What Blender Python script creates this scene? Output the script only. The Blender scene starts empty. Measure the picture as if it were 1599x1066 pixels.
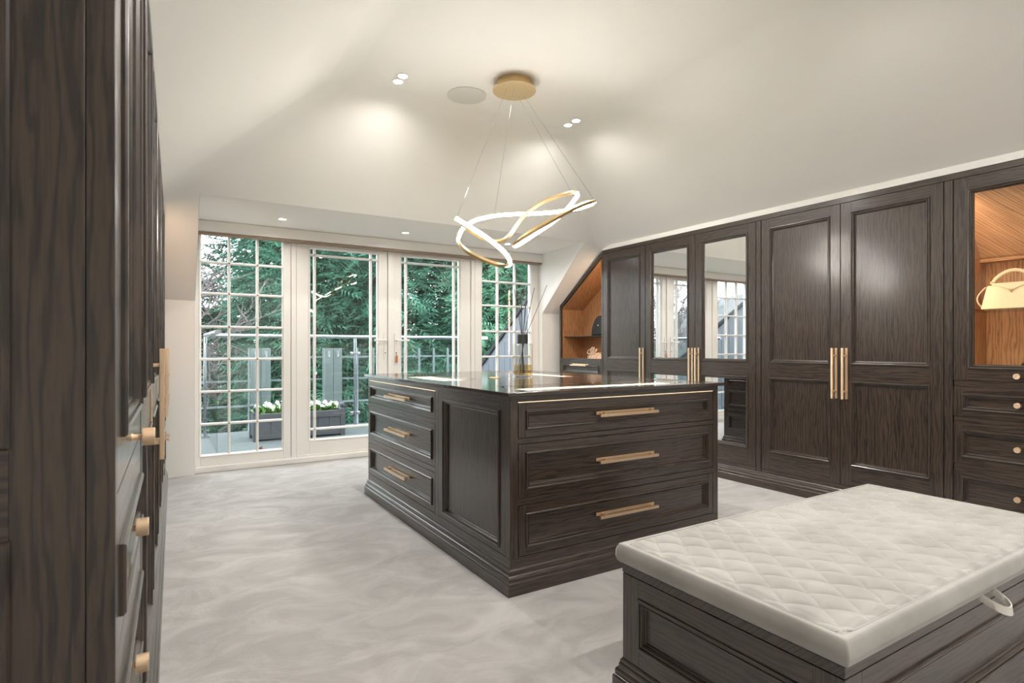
import bpy, bmesh, math, random
import numpy as np
from mathutils import Vector, Matrix

# ------------------------------------------------------------------ camera, sky, exposure
scn = bpy.context.scene
COL = scn.collection
H = 1.15
THETA = math.atan(544.5 / 889.0)
cd = bpy.data.cameras.new('camera')
cd.sensor_width = 36.0
cd.lens = 36.0 * 889.0 / 1599.0
cd.shift_y = 9.0 / 1599.0
cd.clip_start = 0.02
cd.dof.use_dof = True
cd.dof.focus_distance = 4.2
cd.dof.aperture_fstop = 7.0
cam = bpy.data.objects.new('camera', cd)
cam.location = (0, 0, H)
cam.rotation_euler = (math.pi / 2, 0, -THETA)
COL.objects.link(cam)
scn.camera = cam

w = bpy.data.worlds.new('overcast_sky')
scn.world = w
w.use_nodes = True
bg = w.node_tree.nodes['Background']
bg.inputs[0].default_value = (0.90, 0.955, 1.0, 1)
bg.inputs[1].default_value = 3.1

scn.view_settings.view_transform = 'Standard'
scn.view_settings.look = 'None'
scn.view_settings.gamma = 1.0
scn.view_settings.use_curve_mapping = False
scn.view_settings.exposure = 1.27
DOWNLIGHT_W = 40.0
SOFFIT_W = 9.0
random.seed(4)
rng = np.random.default_rng(7)

# ------------------------------------------------------------------ materials
MATS = {}
def new_mat(name):
    m = bpy.data.materials.new(name); m.use_nodes = True
    MATS[name] = m
    return m, m.node_tree.nodes, m.node_tree.links, m.node_tree.nodes['Principled BSDF']

def plain(name, col, rough=0.5, metal=0.0, spec=0.5, bump=0.0, bscale=200.0, var=0.0, vscale=4.0):
    m, n, l, p = new_mat(name)
    p.inputs['Base Color'].default_value = (*col, 1)
    p.inputs['Roughness'].default_value = rough
    p.inputs['Metallic'].default_value = metal
    p.inputs['Specular IOR Level'].default_value = spec
    tc = n.new('ShaderNodeTexCoord')
    if var > 0:
        nz = n.new('ShaderNodeTexNoise'); nz.inputs['Scale'].default_value = vscale; nz.inputs['Detail'].default_value = 4
        l.new(tc.outputs['Object'], nz.inputs['Vector'])
        mx = n.new('ShaderNodeMix'); mx.data_type = 'RGBA'
        mx.inputs['A'].default_value = (*[c * (1 - var) for c in col], 1)
        mx.inputs['B'].default_value = (*[min(1, c * (1 + var)) for c in col], 1)
        l.new(nz.outputs['Fac'], mx.inputs['Factor']); l.new(mx.outputs['Result'], p.inputs['Base Color'])
    if bump > 0:
        nb = n.new('ShaderNodeTexNoise'); nb.inputs['Scale'].default_value = bscale; nb.inputs['Detail'].default_value = 3
        l.new(tc.outputs['Object'], nb.inputs['Vector'])
        b = n.new('ShaderNodeBump'); b.inputs['Strength'].default_value = bump; b.inputs['Distance'].default_value = 0.002
        l.new(nb.outputs['Fac'], b.inputs['Height']); l.new(b.outputs['Normal'], p.inputs['Normal'])
    return m

def wood(name, axis, light, dark, rough=0.40, bump=0.25, scale=1.0, contrast=(0.40, 0.62), lines=0.25, coat=0.0):
    m, n, l, p = new_mat(name)
    tc = n.new('ShaderNodeTexCoord'); oi = n.new('ShaderNodeObjectInfo')
    sx = n.new('ShaderNodeSeparateXYZ'); l.new(tc.outputs['Object'], sx.inputs[0])
    ax = {'x': 0, 'y': 1, 'z': 2}[axis]
    o = [i for i in (0, 1, 2) if i != ax]
    add = n.new('ShaderNodeMath'); add.operation = 'ADD'
    l.new(sx.outputs[o[0]], add.inputs[0]); l.new(sx.outputs[o[1]], add.inputs[1])
    rnd = n.new('ShaderNodeMath'); rnd.operation = 'MULTIPLY_ADD'
    l.new(oi.outputs['Random'], rnd.inputs[0]); rnd.inputs[1].default_value = 7.3; l.new(add.outputs[0], rnd.inputs[2])
    al = n.new('ShaderNodeMath'); al.operation = 'MULTIPLY_ADD'
    l.new(sx.outputs[ax], al.inputs[0]); al.inputs[1].default_value = 0.11
    l.new(oi.outputs['Random'], al.inputs[2])
    cb = n.new('ShaderNodeCombineXYZ'); l.new(rnd.outputs[0], cb.inputs[0]); l.new(al.outputs[0], cb.inputs[1])
    wv = n.new('ShaderNodeTexWave'); wv.wave_type = 'BANDS'; wv.bands_direction = 'X'
    wv.inputs['Scale'].default_value = 16.0 * scale; wv.inputs['Distortion'].default_value = 12.0
    wv.inputs['Detail'].default_value = 2.5; wv.inputs['Detail Scale'].default_value = 1.6; wv.inputs['Detail Roughness'].default_value = 0.6
    l.new(cb.outputs[0], wv.inputs['Vector'])
    al2 = n.new('ShaderNodeMath'); al2.operation = 'MULTIPLY'; l.new(sx.outputs[ax], al2.inputs[0]); al2.inputs[1].default_value = 0.045
    cb2 = n.new('ShaderNodeCombineXYZ'); l.new(rnd.outputs[0], cb2.inputs[0]); l.new(al2.outputs[0], cb2.inputs[1])
    nz = n.new('ShaderNodeTexNoise'); nz.inputs['Scale'].default_value = 230.0 * scale; nz.inputs['Detail'].default_value = 3; nz.inputs['Roughness'].default_value = 0.65
    l.new(cb2.outputs[0], nz.inputs['Vector'])
    mul = n.new('ShaderNodeMath'); mul.operation = 'MULTIPLY_ADD'
    l.new(wv.outputs['Fac'], mul.inputs[0]); mul.inputs[1].default_value = 0.22
    m2 = n.new('ShaderNodeMath'); m2.operation = 'MULTIPLY'; l.new(nz.outputs['Fac'], m2.inputs[0]); m2.inputs[1].default_value = 0.78
    l.new(m2.outputs[0], mul.inputs[2])
    cr = n.new('ShaderNodeValToRGB')
    cr.color_ramp.elements[0].position = contrast[0]; cr.color_ramp.elements[0].color = (*dark, 1)
    cr.color_ramp.elements[1].position = contrast[1]; cr.color_ramp.elements[1].color = (*light, 1)
    l.new(mul.outputs[0], cr.inputs[0])
    ln = n.new('ShaderNodeMapRange'); ln.inputs['From Min'].default_value = 0.02; ln.inputs['From Max'].default_value = 0.30; ln.inputs['To Min'].default_value = 1.0 - lines; ln.inputs['To Max'].default_value = 1.0
    l.new(wv.outputs['Fac'], ln.inputs['Value'])
    mm_ = n.new('ShaderNodeMix'); mm_.data_type = 'RGBA'; mm_.blend_type = 'MULTIPLY'; mm_.inputs['Factor'].default_value = 1.0
    l.new(cr.outputs[0], mm_.inputs['A']); l.new(ln.outputs[0], mm_.inputs['B']); l.new(mm_.outputs['Result'], p.inputs['Base Color'])
    p.inputs['Roughness'].default_value = rough
    p.inputs['Coat Weight'].default_value = coat; p.inputs['Coat Roughness'].default_value = 0.18
    b = n.new('ShaderNodeBump'); b.inputs['Strength'].default_value = bump; b.inputs['Distance'].default_value = 0.0012
    l.new(mul.outputs[0], b.inputs['Height']); l.new(b.outputs['Normal'], p.inputs['Normal'])
    return m

OAK_L, OAK_D = (0.052, 0.033, 0.022), (0.017, 0.0105, 0.007)
for a_ in 'xyz': wood('dark_oak_' + a_, a_, OAK_L, OAK_D, contrast=(0.30, 0.60), bump=0.12, lines=0.50, coat=0.8)
for a_ in 'xyz': wood('warm_oak_' + a_, a_, (0.50, 0.26, 0.12), (0.30, 0.135, 0.055), rough=0.5, bump=0.08, contrast=(0.3, 0.7))
plain('gasket_black', (0.006, 0.005, 0.004), 0.8)  # near-black tone of the glazing gaskets
plain('plaster', (0.835, 0.82, 0.79), 0.85, bump=0.03, bscale=60, spec=0.2)
plain('white_upvc', (0.78, 0.76, 0.72), 0.32)
plain('brass', (0.88, 0.66, 0.45), 0.33, 1.0, bump=0.5, bscale=900)
plain('chandelier_gold', (0.62, 0.46, 0.25), 0.38, 0.85)
plain('chrome', (0.50, 0.52, 0.55), 0.16, 1.0)
plain('mirror_silver', (0.90, 0.91, 0.92), 0.015, 1.0)
plain('grille_white', (0.66, 0.645, 0.61), 0.8, bump=0.4, bscale=900)
plain('black_leather', (0.008, 0.008, 0.009), 0.5, spec=0.3)
plain('black_metal', (0.02, 0.018, 0.016), 0.45)
plain('cream_leather', (0.72, 0.58, 0.40), 0.45, bump=0.1, bscale=300)
plain('beige_suede', (0.66, 0.49, 0.36), 0.8)
plain('strap_fabric', (0.74, 0.71, 0.66), 0.75, bump=0.2, bscale=900)
plain('deck_board', (0.095, 0.112, 0.115), 0.6, var=0.25, vscale=9)
plain('grey_paint', (0.09, 0.095, 0.105), 0.6, var=0.12, vscale=12)
plain('trellis_grey', (0.14, 0.16, 0.17), 0.75)
plain('grey_weathered', (0.22, 0.235, 0.25), 0.75, var=0.15, vscale=9)
plain('grey_cladding', (0.16, 0.175, 0.20), 0.7, var=0.08)
plain('dark_coping', (0.03, 0.035, 0.04), 0.5)
plain('bark', (0.085, 0.062, 0.05), 0.9, var=0.3, vscale=14)
plain('bare_twig', (0.10, 0.085, 0.085), 0.9)
plain('grass', (0.08, 0.13, 0.05), 0.95, var=0.4, vscale=2)
plain('petal', (0.85, 0.85, 0.80), 0.6)
plain('petal_eye', (0.75, 0.55, 0.06), 0.6)
plain('leaf', (0.12, 0.26, 0.06), 0.55)
plain('key_tag', (0.42, 0.16, 0.06), 0.6)
plain('tray_lining', (0.80, 0.72, 0.55), 0.7)
plain('dark_reed', (0.03, 0.028, 0.028), 0.7)
plain('diffuser_oil', (0.62, 0.44, 0.20), 0.1)
plain('red_leaf', (0.30, 0.05, 0.06), 0.7)

def foliage_mat(name, c0, c1):
    m, n, l, p = new_mat(name)
    tc = n.new('ShaderNodeTexCoord')
    nz = n.new('ShaderNodeTexNoise'); nz.inputs['Scale'].default_value = 1.6; nz.inputs['Detail'].default_value = 8; nz.inputs['Roughness'].default_value = 0.7
    l.new(tc.outputs['Object'], nz.inputs['Vector'])
    cr = n.new('ShaderNodeValToRGB')
    cr.color_ramp.elements[0].position = 0.36; cr.color_ramp.elements[0].color = (*c0, 1)
    cr.color_ramp.elements[1].position = 0.66; cr.color_ramp.elements[1].color = (*c1, 1)
    l.new(nz.outputs['Fac'], cr.inputs[0]); l.new(cr.outputs[0], p.inputs['Base Color'])
    p.inputs['Roughness'].default_value = 0.6
    return m
foliage_mat('cypress_green', (0.014, 0.055, 0.038), (0.065, 0.20, 0.125))
foliage_mat('cypress_light', (0.035, 0.12, 0.075), (0.14, 0.31, 0.19))
foliage_mat('cypress_brown', (0.03, 0.026, 0.018), (0.055, 0.08, 0.04))

def emit(name, col, strength):
    m, n, l, p = new_mat(name)
    p.inputs['Base Color'].default_value = (0.8, 0.8, 0.8, 1)
    p.inputs['Emission Color'].default_value = (*col, 1)
    p.inputs['Emission Strength'].default_value = strength
    return m
emit('led_white', (1.0, 0.965, 0.915), 50.0)
emit('lamp_disc', (1.0, 0.96, 0.90), 18.0)
emit('leak_glow', (1.0, 0.66, 0.36), 0.55)
emit('tray_led', (1.0, 0.90, 0.72), 7.0)
emit('cabinet_led', (1.0, 0.74, 0.50), 16.0)

def thin_glass(name, tint=(1, 1, 1), ior=1.5, boost=1.0):
    m, n, l, p = new_mat(name)
    n.remove(p)
    out = n['Material Output']
    tr = n.new('ShaderNodeBsdfTransparent'); tr.inputs[0].default_value = (*tint, 1)
    gl = n.new('ShaderNodeBsdfGlossy'); gl.inputs['Roughness'].default_value = 0.0
    fr = n.new('ShaderNodeFresnel'); ge = n.new('ShaderNodeNewGeometry')
    mi = n.new('ShaderNodeMix'); mi.inputs['A'].default_value = ior; mi.inputs['B'].default_value = 1.0 / ior
    l.new(ge.outputs['Backfacing'], mi.inputs['Factor']); l.new(mi.outputs['Result'], fr.inputs[0])
    mt = n.new('ShaderNodeMath'); mt.operation = 'MULTIPLY'; mt.inputs[1].default_value = boost; mt.use_clamp = True
    l.new(fr.outputs[0], mt.inputs[0])
    mx = n.new('ShaderNodeMixShader')
    l.new(mt.outputs[0], mx.inputs[0]); l.new(tr.outputs[0], mx.inputs[1]); l.new(gl.outputs[0], mx.inputs[2])
    l.new(mx.outputs[0], out.inputs['Surface'])
    return m
thin_glass('window_glass', (0.965, 0.985, 0.98))
thin_glass('clear_glass', (0.95, 0.98, 0.96))
thin_glass('rail_glass', (0.93, 0.97, 0.95))
thin_glass('amber_glass', (0.90, 0.88, 0.83), 1.5, 2.0)
thin_glass('oil', (0.90, 0.74, 0.48), 1.4)

def carpet_mat():
    m, n, l, p = new_mat('carpet')
    tc = n.new('ShaderNodeTexCoord')
    n1 = n.new('ShaderNodeTexNoise'); n1.inputs['Scale'].default_value = 3.4; n1.inputs['Detail'].default_value = 7; n1.inputs['Roughness'].default_value = 0.62; n1.inputs['Distortion'].default_value = 1.3
    mp = n.new('ShaderNodeMapping'); mp.inputs['Scale'].default_value = (0.85, 1.25, 1); mp.inputs['Rotation'].default_value = (0, 0, 0.5)
    l.new(tc.outputs['Object'], mp.inputs[0]); l.new(mp.outputs[0], n1.inputs['Vector'])
    cr = n.new('ShaderNodeValToRGB')
    cr.color_ramp.elements[0].position = 0.38; cr.color_ramp.elements[0].color = (0.39, 0.38, 0.37, 1)
    cr.color_ramp.elements[1].position = 0.64; cr.color_ramp.elements[1].color = (0.52, 0.51, 0.50, 1)
    l.new(n1.outputs['Fac'], cr.inputs[0])
    n2 = n.new('ShaderNodeTexNoise'); n2.inputs['Scale'].default_value = 420; n2.inputs['Detail'].default_value = 2
    l.new(tc.outputs['Object'], n2.inputs['Vector'])
    mx = n.new('ShaderNodeMix'); mx.data_type = 'RGBA'; mx.blend_type = 'MULTIPLY'; mx.inputs['Factor'].default_value = 0.25
    l.new(cr.outputs[0], mx.inputs['A']); l.new(n2.outputs['Color'], mx.inputs['B'])
    l.new(cr.outputs[0], p.inputs['Base Color'])
    p.inputs['Roughness'].default_value = 0.95; p.inputs['Specular IOR Level'].default_value = 0.1
    p.inputs['Sheen Weight'].default_value = 0.25; p.inputs['Sheen Roughness'].default_value = 0.6
    b = n.new('ShaderNodeBump'); b.inputs['Strength'].default_value = 0.6; b.inputs['Distance'].default_value = 0.004
    l.new(n2.outputs['Fac'], b.inputs['Height'])
    b2 = n.new('ShaderNodeBump'); b2.inputs['Strength'].default_value = 0.35; b2.inputs['Distance'].default_value = 0.03
    l.new(n1.outputs['Fac'], b2.inputs['Height']); l.new(b.outputs[0], b2.inputs['Normal']); l.new(b2.outputs[0], p.inputs['Normal'])
carpet_mat()

def velvet_mat():
    m, n, l, p = new_mat('velvet')
    tc = n.new('ShaderNodeTexCoord')
    nz = n.new('ShaderNodeTexNoise'); nz.inputs['Scale'].default_value = 7; nz.inputs['Detail'].default_value = 6
    l.new(tc.outputs['Object'], nz.inputs['Vector'])
    cr = n.new('ShaderNodeValToRGB')
    cr.color_ramp.elements[0].position = 0.35; cr.color_ramp.elements[0].color = (0.33, 0.322, 0.30, 1)
    cr.color_ramp.elements[1].position = 0.68; cr.color_ramp.elements[1].color = (0.42, 0.412, 0.39, 1)
    l.new(nz.outputs['Fac'], cr.inputs[0]); l.new(cr.outputs[0], p.inputs['Base Color'])
    p.inputs['Roughness'].default_value = 0.8; p.inputs['Specular IOR Level'].default_value = 0.2
    p.inputs['Sheen Weight'].default_value = 0.5; p.inputs['Sheen Roughness'].default_value = 0.4
velvet_mat()

# ------------------------------------------------------------------ geometry helpers
class MB:
    def __init__(s): s.v = []; s.f = []; s.m = []; s.mats = []
    def mi(s, mat):
        if mat not in s.mats: s.mats.append(mat)
        return s.mats.index(mat)
    def quadf(s, idx, mat): s.f.append(tuple(idx)); s.m.append(s.mi(mat))
    def poly(s, pts, mat):
        b = len(s.v); s.v += [tuple(p) for p in pts]; s.quadf(range(b, b + len(pts)), mat)
    def box(s, x0, x1, y0, y1, z0, z1, mat):
        b = len(s.v)
        s.v += [(x, y, z) for z in (z0, z1) for y in (y0, y1) for x in (x0, x1)]
        for q in ((0, 2, 3, 1), (4, 5, 7, 6), (0, 1, 5, 4), (2, 6, 7, 3), (0, 4, 6, 2), (1, 3, 7, 5)):
            s.quadf([b + i for i in q], mat)
        return s
    def prism(s, pts, d, mat, capmat=None):
        """pts: planar loop of 3d points, extruded by vector d"""
        n = len(pts); b = len(s.v); d = Vector(d)
        s.v += [tuple(p) for p in pts] + [tuple(Vector(p) + d) for p in pts]
        s.quadf(list(range(b, b + n))[::-1], capmat or mat); s.quadf(range(b + n, b + 2 * n), capmat or mat)
        for i in range(n):
            j = (i + 1) % n; s.quadf((b + i, b + j, b + n + j, b + n + i), mat)
        return s
    def rect_ring(s, x0, x1, z0, z1, prof, mh, mv, y=0.0):
        """mitred frame in the xz plane: prof = [(inset, y)...] lofted"""
        b = len(s.v)
        for o, yy in prof:
            s.v += [(x0 + o, y + yy, z0 + o), (x1 - o, y + yy, z0 + o), (x1 - o, y + yy, z1 - o), (x0 + o, y + yy, z1 - o)]
        for k in range(len(prof) - 1):
            for i in range(4):
                j = (i + 1) % 4
                s.quadf((b + 4 * k + i, b + 4 * k + j, b + 4 * k + 4 + j, b + 4 * k + 4 + i), mh if i % 2 == 0 else mv)
        return s
    def plan_ring(s, x0, x1, y0, y1, prof, mx, my):
        """moulding round a rectangular plan: prof = [(outset, z)...]"""
        b = len(s.v)
        for o, z in prof:
            s.v += [(x0 - o, y0 - o, z), (x1 + o, y0 - o, z), (x1 + o, y1 + o, z), (x0 - o, y1 + o, z)]
        for k in range(len(prof) - 1):
            for i in range(4):
                j = (i + 1) % 4
                s.quadf((b + 4 * k + i, b + 4 * k + j, b + 4 * k + 4 + j, b + 4 * k + 4 + i), mx if i % 2 == 0 else my)
        return s
    def tube(s, pts, r, mat, n=8, closed=False, cap=True):
        P = [Vector(p) for p in pts]; b = len(s.v); N = len(P)
        rr = r if hasattr(r, '__len__') else [r] * N
        up = None
        for i, p in enumerate(P):
            if closed: t = (P[(i + 1) % N] - P[i - 1])
            else: t = P[min(i + 1, N - 1)] - P[max(i - 1, 0)]
            t.normalize()
            if up is None: up = Vector((0, 0, 1)) if abs(t.z) < 0.9 else Vector((1, 0, 0))
            a = t.cross(up)
            if a.length < 1e-5: a = t.orthogonal()
            a.normalize(); c = a.cross(t).normalized(); up = c
            for k in range(n):
                an = 2 * math.pi * k / n
                s.v.append(tuple(p + (a * math.cos(an) + c * math.sin(an)) * rr[i]))
        for i in range(N if closed else N - 1):
            i2 = (i + 1) % N
            for k in range(n):
                k2 = (k + 1) % n
                s.quadf((b + i * n + k, b + i * n + k2, b + i2 * n + k2, b + i2 * n + k), mat)
        if cap and not closed:
            s.quadf([b + k for k in range(n)][::-1], mat); s.quadf([b + (N - 1) * n + k for k in range(n)], mat)
        return s
    def lathe(s, prof, mat, n=20, origin=(0, 0, 0), axis='z', mats=None):
        b = len(s.v); o = Vector(origin)
        for r, z in prof:
            for k in range(n):
                a = 2 * math.pi * k / n
                p = (r * math.cos(a), r * math.sin(a), z)
                if axis == 'y': p = (p[0], -p[2], p[1])      # along -y (towards the viewer)
                s.v.append(tuple(o + Vector(p)))
        for i in range(len(prof) - 1):
            mm = mats[i] if mats else mat
            for k in range(n):
                k2 = (k + 1) % n
                s.quadf((b + i * n + k, b + i * n + k2, b + (i + 1) * n + k2, b + (i + 1) * n + k), mm)
        if prof[0][0] > 1e-6: s.quadf([b + k for k in range(n)][::-1], mats[0] if mats else mat)
        if prof[-1][0] > 1e-6: s.quadf([b + (len(prof) - 1) * n + k for k in range(n)], mats[-1] if mats else mat)
        return s
    def mesh(s, name, smooth=False):
        me = bpy.data.meshes.new(name)
        me.from_pydata(s.v, [], s.f)
        for x in s.mats: me.materials.append(MATS[x])
        me.polygons.foreach_set('material_index', s.m)
        if smooth: me.polygons.foreach_set('use_smooth', [True] * len(me.polygons))
        me.update()
        bm = bmesh.new(); bm.from_mesh(me); bmesh.ops.recalc_face_normals(bm, faces=bm.faces); bm.to_mesh(me); bm.free()
        if smooth: me.set_sharp_from_angle(angle=math.radians(40))
        return me
    def build(s, name, parent=None, smooth=False, bevel=0.0, label=None, seg=2):
        o = bpy.data.objects.new(name, s.mesh(name, smooth))
        COL.objects.link(o)
        if parent: o.parent = parent
        if bevel > 0:
            b = o.modifiers.new('bevel', 'BEVEL'); b.width = bevel; b.segments = seg; b.limit_method = 'ANGLE'; b.angle_limit = math.radians(50)
        if label: o['label'] = label
        return o

def empty(name, loc=(0, 0, 0), rz=0.0, label=None, cat=None, group=None, kind=None):
    e = bpy.data.objects.new(name, None); COL.objects.link(e)
    e.location = loc; e.rotation_euler = (0, 0, rz); e.empty_display_size = 0.1
    tag(e, label, cat, group, kind)
    return e
def tag(o, label=None, cat=None, group=None, kind=None):
    if label: o['label'] = label
    if cat: o['category'] = cat
    if group: o['group'] = group
    if kind: o['kind'] = kind
    return o
def link_copy(o, parent=None):
    c = o.copy(); COL.objects.link(c); c.parent = parent
    for ch in list(o.children): link_copy(ch, c)
    return c

OX, OY, OZ = 'dark_oak_x', 'dark_oak_y', 'dark_oak_z'
MOULD = [(-0.002, 0.001), (-0.002, -0.005), (0.001, -0.0085), (0.005, -0.009), (0.009, -0.006), (0.010, -0.001), (0.013, 0.000), (0.014, -0.003), (0.017, -0.003), (0.020, 0.004), (0.021, 0.009), (0.025, 0.010), (0.028, 0.017)]
def moulding(parent, x0, x1, z0, z1, y=0.0):
    return MB().rect_ring(x0, x1, z0, z1, MOULD, OX, OZ, y).build('moulding', parent)

def bar_handle(parent, x, z, L, vertical=True, y=0.0):
    m = MB()
    if vertical:
        m.box(x + 0.001, x + 0.019, y - 0.004, y, z - L / 2, z + L / 2, 'brass')
        m.box(x - 0.010, x + 0.006, y - 0.040, y - 0.026, z - L / 2, z + L / 2, 'brass')
        for s in (-1, 1): m.box(x - 0.006, x + 0.014, y - 0.030, y - 0.002, z + s * L * 0.35 - 0.005, z + s * L * 0.35 + 0.005, 'brass')
    else:
        m.box(x - L / 2, x + L / 2, y - 0.004, y, z + 0.000, z + 0.017, 'brass')
        m.box(x - L / 2, x + L / 2, y - 0.040, y - 0.026, z - 0.008, z + 0.007, 'brass')
        for s in (-1, 1): m.box(x + s * L * 0.40 - 0.005, x + s * L * 0.40 + 0.005, y - 0.030, y - 0.002, z - 0.004, z + 0.012, 'brass')
    return m.build('handle', parent, bevel=0.0012, label='knurled brass bar handle')
def knob(parent, x, z, y=0.0):
    prof = [(0.008, 0.0), (0.006, 0.004), (0.006, 0.016), (0.0165, 0.017), (0.0165, 0.036), (0.0155, 0.037), (0.004, 0.0365), (0.003, 0.034)]
    return MB().lathe(prof, 'brass', 20, (x, y, z), 'y').build('knob', parent, smooth=True, label='round knurled brass knob')

def framed(parent, name, x0, x1, z0, z1, openings, t=0.022, y=0.0, fills=None, sl=0.074, sr=0.074, mould=True, bevel=0.0012):
    """framed door / drawer front. openings = [(zlo, zhi, fill)] from the bottom"""
    m = MB()
    m.box(x0, x0 + sl, y, y + t, z0, z1, OZ); m.box(x1 - sr, x1, y, y + t, z0, z1, OZ)
    zz = z0
    for lo, hi, fill in openings:
        m.box(x0 + sl, x1 - sr, y, y + t, zz, lo, OX); zz = hi
    m.box(x0 + sl, x1 - sr, y, y + t, zz, z1, OX)
    d = m.build(name, parent, bevel=bevel)
    for lo, hi, fill in openings:
        moulding(d, x0 + sl, x1 - sr, lo, hi, y)
        a, b_, c, e = x0 + sl + 0.018, x1 - sr - 0.018, lo + 0.018, hi - 0.018
        if fill in ('wood', 'woodx'): MB().box(a, b_, y + 0.0145, y + 0.021, c, e, OZ if fill == 'wood' else OX).build('panel', d)
        elif fill == 'mirror': MB().box(a, b_, y + 0.0135, y + 0.019, c, e, 'mirror_silver').build('mirror_panel', d, label='clear mirror glass')
        elif fill == 'glass': MB().box(a, b_, y + 0.0135, y + 0.018, c, e, 'clear_glass').build('glass_panel', d, label='clear glass')
    return d

PLINTH = [(0.024, 0.0), (0.024, 0.056), (0.021, 0.061), (0.017, 0.063), (0.018, 0.068), (0.018, 0.078), (0.013, 0.086), (0.009, 0.089), (0.009, 0.097), (0.006, 0.104), (0.006, 0.111), (0.002, 0.116), (0.0, 0.120)]

# ------------------------------------------------------------------ the room shell
def struct(o, label, cat): return tag(o, label, cat, kind='structure')
ZC = 2.98
YF = 3.93                      # where the flat ceiling turns into the slope over the windows
KF = 0.731; KR = 0.589; KL = 0.675
XL, XR_ = 1.0, 3.015
YK = 5.86                       # knee wall
def zf(y): return ZC - KF * (y - YF)
floor = MB().box(-0.75, 4.95, -2.0, 5.955, -0.10, 0.0, 'carpet').build('floor')
struct(floor, 'light grey cut pile carpet covering the whole floor', 'carpet floor')

def build_ceiling():
    bm = bmesh.new()
    def V(x, y, z): return bm.verts.new((x, y, z))
    a = V(XL, -2, ZC); b = V(XR_, -2, ZC); c = V(XR_, YF, ZC); d = V(XL, YF, ZC)
    xr, xl = 4.95, -0.75
    e = V(xr, -2, ZC - KR * (xr - XR_)); yr = YF + KR * (xr - XR_) / KF; f = V(xr, yr, ZC - KR * (xr - XR_))
    g = V(xl, -2, ZC - KL * (XL - xl)); yl = YF + KL * (XL - xl) / KF; h = V(xl, yl, ZC - KL * (XL - xl))
    bm.faces.new((a, d, c, b)); bm.faces.new((b, c, f, e)); bm.faces.new((a, g, h, d))
    YS = 4.86
    k1 = V(xr, YK, zf(YK)); k2 = V(4.03, YK, zf(YK)); s2 = V(3.90, YS, zf(YS)); s1 = V(0.235, YS, zf(YS)); k3 = V(0.243, YK, zf(YK)); k4 = V(xl, YK, zf(YK))
    bm.faces.new((d, h, k4, k3, s1, s2, k2, k1, f, c))
    bm.edges.ensure_lookup_table()
    def edge(p, q): return bm.edges.get((p, q))
    es = [edge(d, c), edge(b, c), edge(a, d), edge(c, f), edge(d, h)]
    bmesh.ops.bevel(bm, geom=es, offset=0.10, segments=8, profile=0.5, affect='EDGES')
    bmesh.ops.recalc_face_normals(bm, faces=bm.faces)
    me = bpy.data.meshes.new('ceiling'); bm.to_mesh(me); bm.free()
    me.materials.append(MATS['plaster'])
    me.polygons.foreach_set('use_smooth', [True] * len(me.polygons))
    o = bpy.data.objects.new('ceiling', me); COL.objects.link(o)
    o.modifiers.new('weighted', 'WEIGHTED_NORMAL')
    return struct(o, 'off-white plaster attic ceiling with softly rounded slopes on three sides', 'ceiling')
ceiling = build_ceiling()
ZS = zf(4.86)
m = MB(); m.box(0.0, 4.3, 4.86, 6.02, ZS, ZS + 0.05, 'plaster')
struct(m.build('trim_1'), 'flat pale soffit over the window recess holding three downlights', 'soffit')
def cheek(name, xs, label, dx):
    a, b_, c = xs
    m = MB(); m.prism([(a, 4.86, ZS), (c, 6.0, ZS), (c, 6.0, 0), (b_, YK, 0), (b_, YK, zf(YK))], (dx, 0, 0), 'plaster')
    return struct(m.build(name), label, 'wall')
cheek('wall_cheek_left', (0.235, 0.243, 0.243), 'white cheek wall at the left end of the window recess', -0.003)
cheek('wall_cheek_right', (3.90, 4.03, 4.035), 'white triangular cheek wall at the right end of the window recess', 0.003)
struct(MB().box(-0.75, 0.2395, YK, YK + 0.1, 0, zf(YK) + 0.02, 'plaster').build('wall_knee_left'), 'plain white knee wall between left wardrobes and windows', 'wall')
struct(MB().box(4.034, 4.95, YK, YK + 0.1, 0, zf(YK) + 0.02, 'plaster').build('wall_knee_right'), 'narrow white knee wall between windows and angled shelf unit', 'wall')
struct(MB().box(-0.85, -0.75, -2.0, 6.0, 0, 3.1, 'plaster').build('wall_left'), 'white wall behind the left wardrobes', 'wall')
struct(MB().box(4.95, 5.05, -2.0, 6.0, 0, 3.1, 'plaster').build('wall_right'), 'white wall behind the right wardrobes', 'wall')
struct(MB().box(-0.85, 5.05, -2.1, -2.0, 0, 3.1, 'plaster').build('wall_back'), 'white wall behind the viewer', 'wall')

# window pelmet
struct(MB().box(0.236, 4.025, 5.83, 5.94, 2.200, ZS - 0.002, 'white_upvc').build('trim_2', bevel=0.003), 'long white boxed pelmet above the window run', 'pelmet')
YW = 5.943
struct(MB().box(0.243, 4.03, YW - 0.035, YW, 0.0, 0.056, 'white_upvc').build('baseboard_front', bevel=0.008), 'low white sill board under the glazed doors', 'baseboard')

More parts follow.
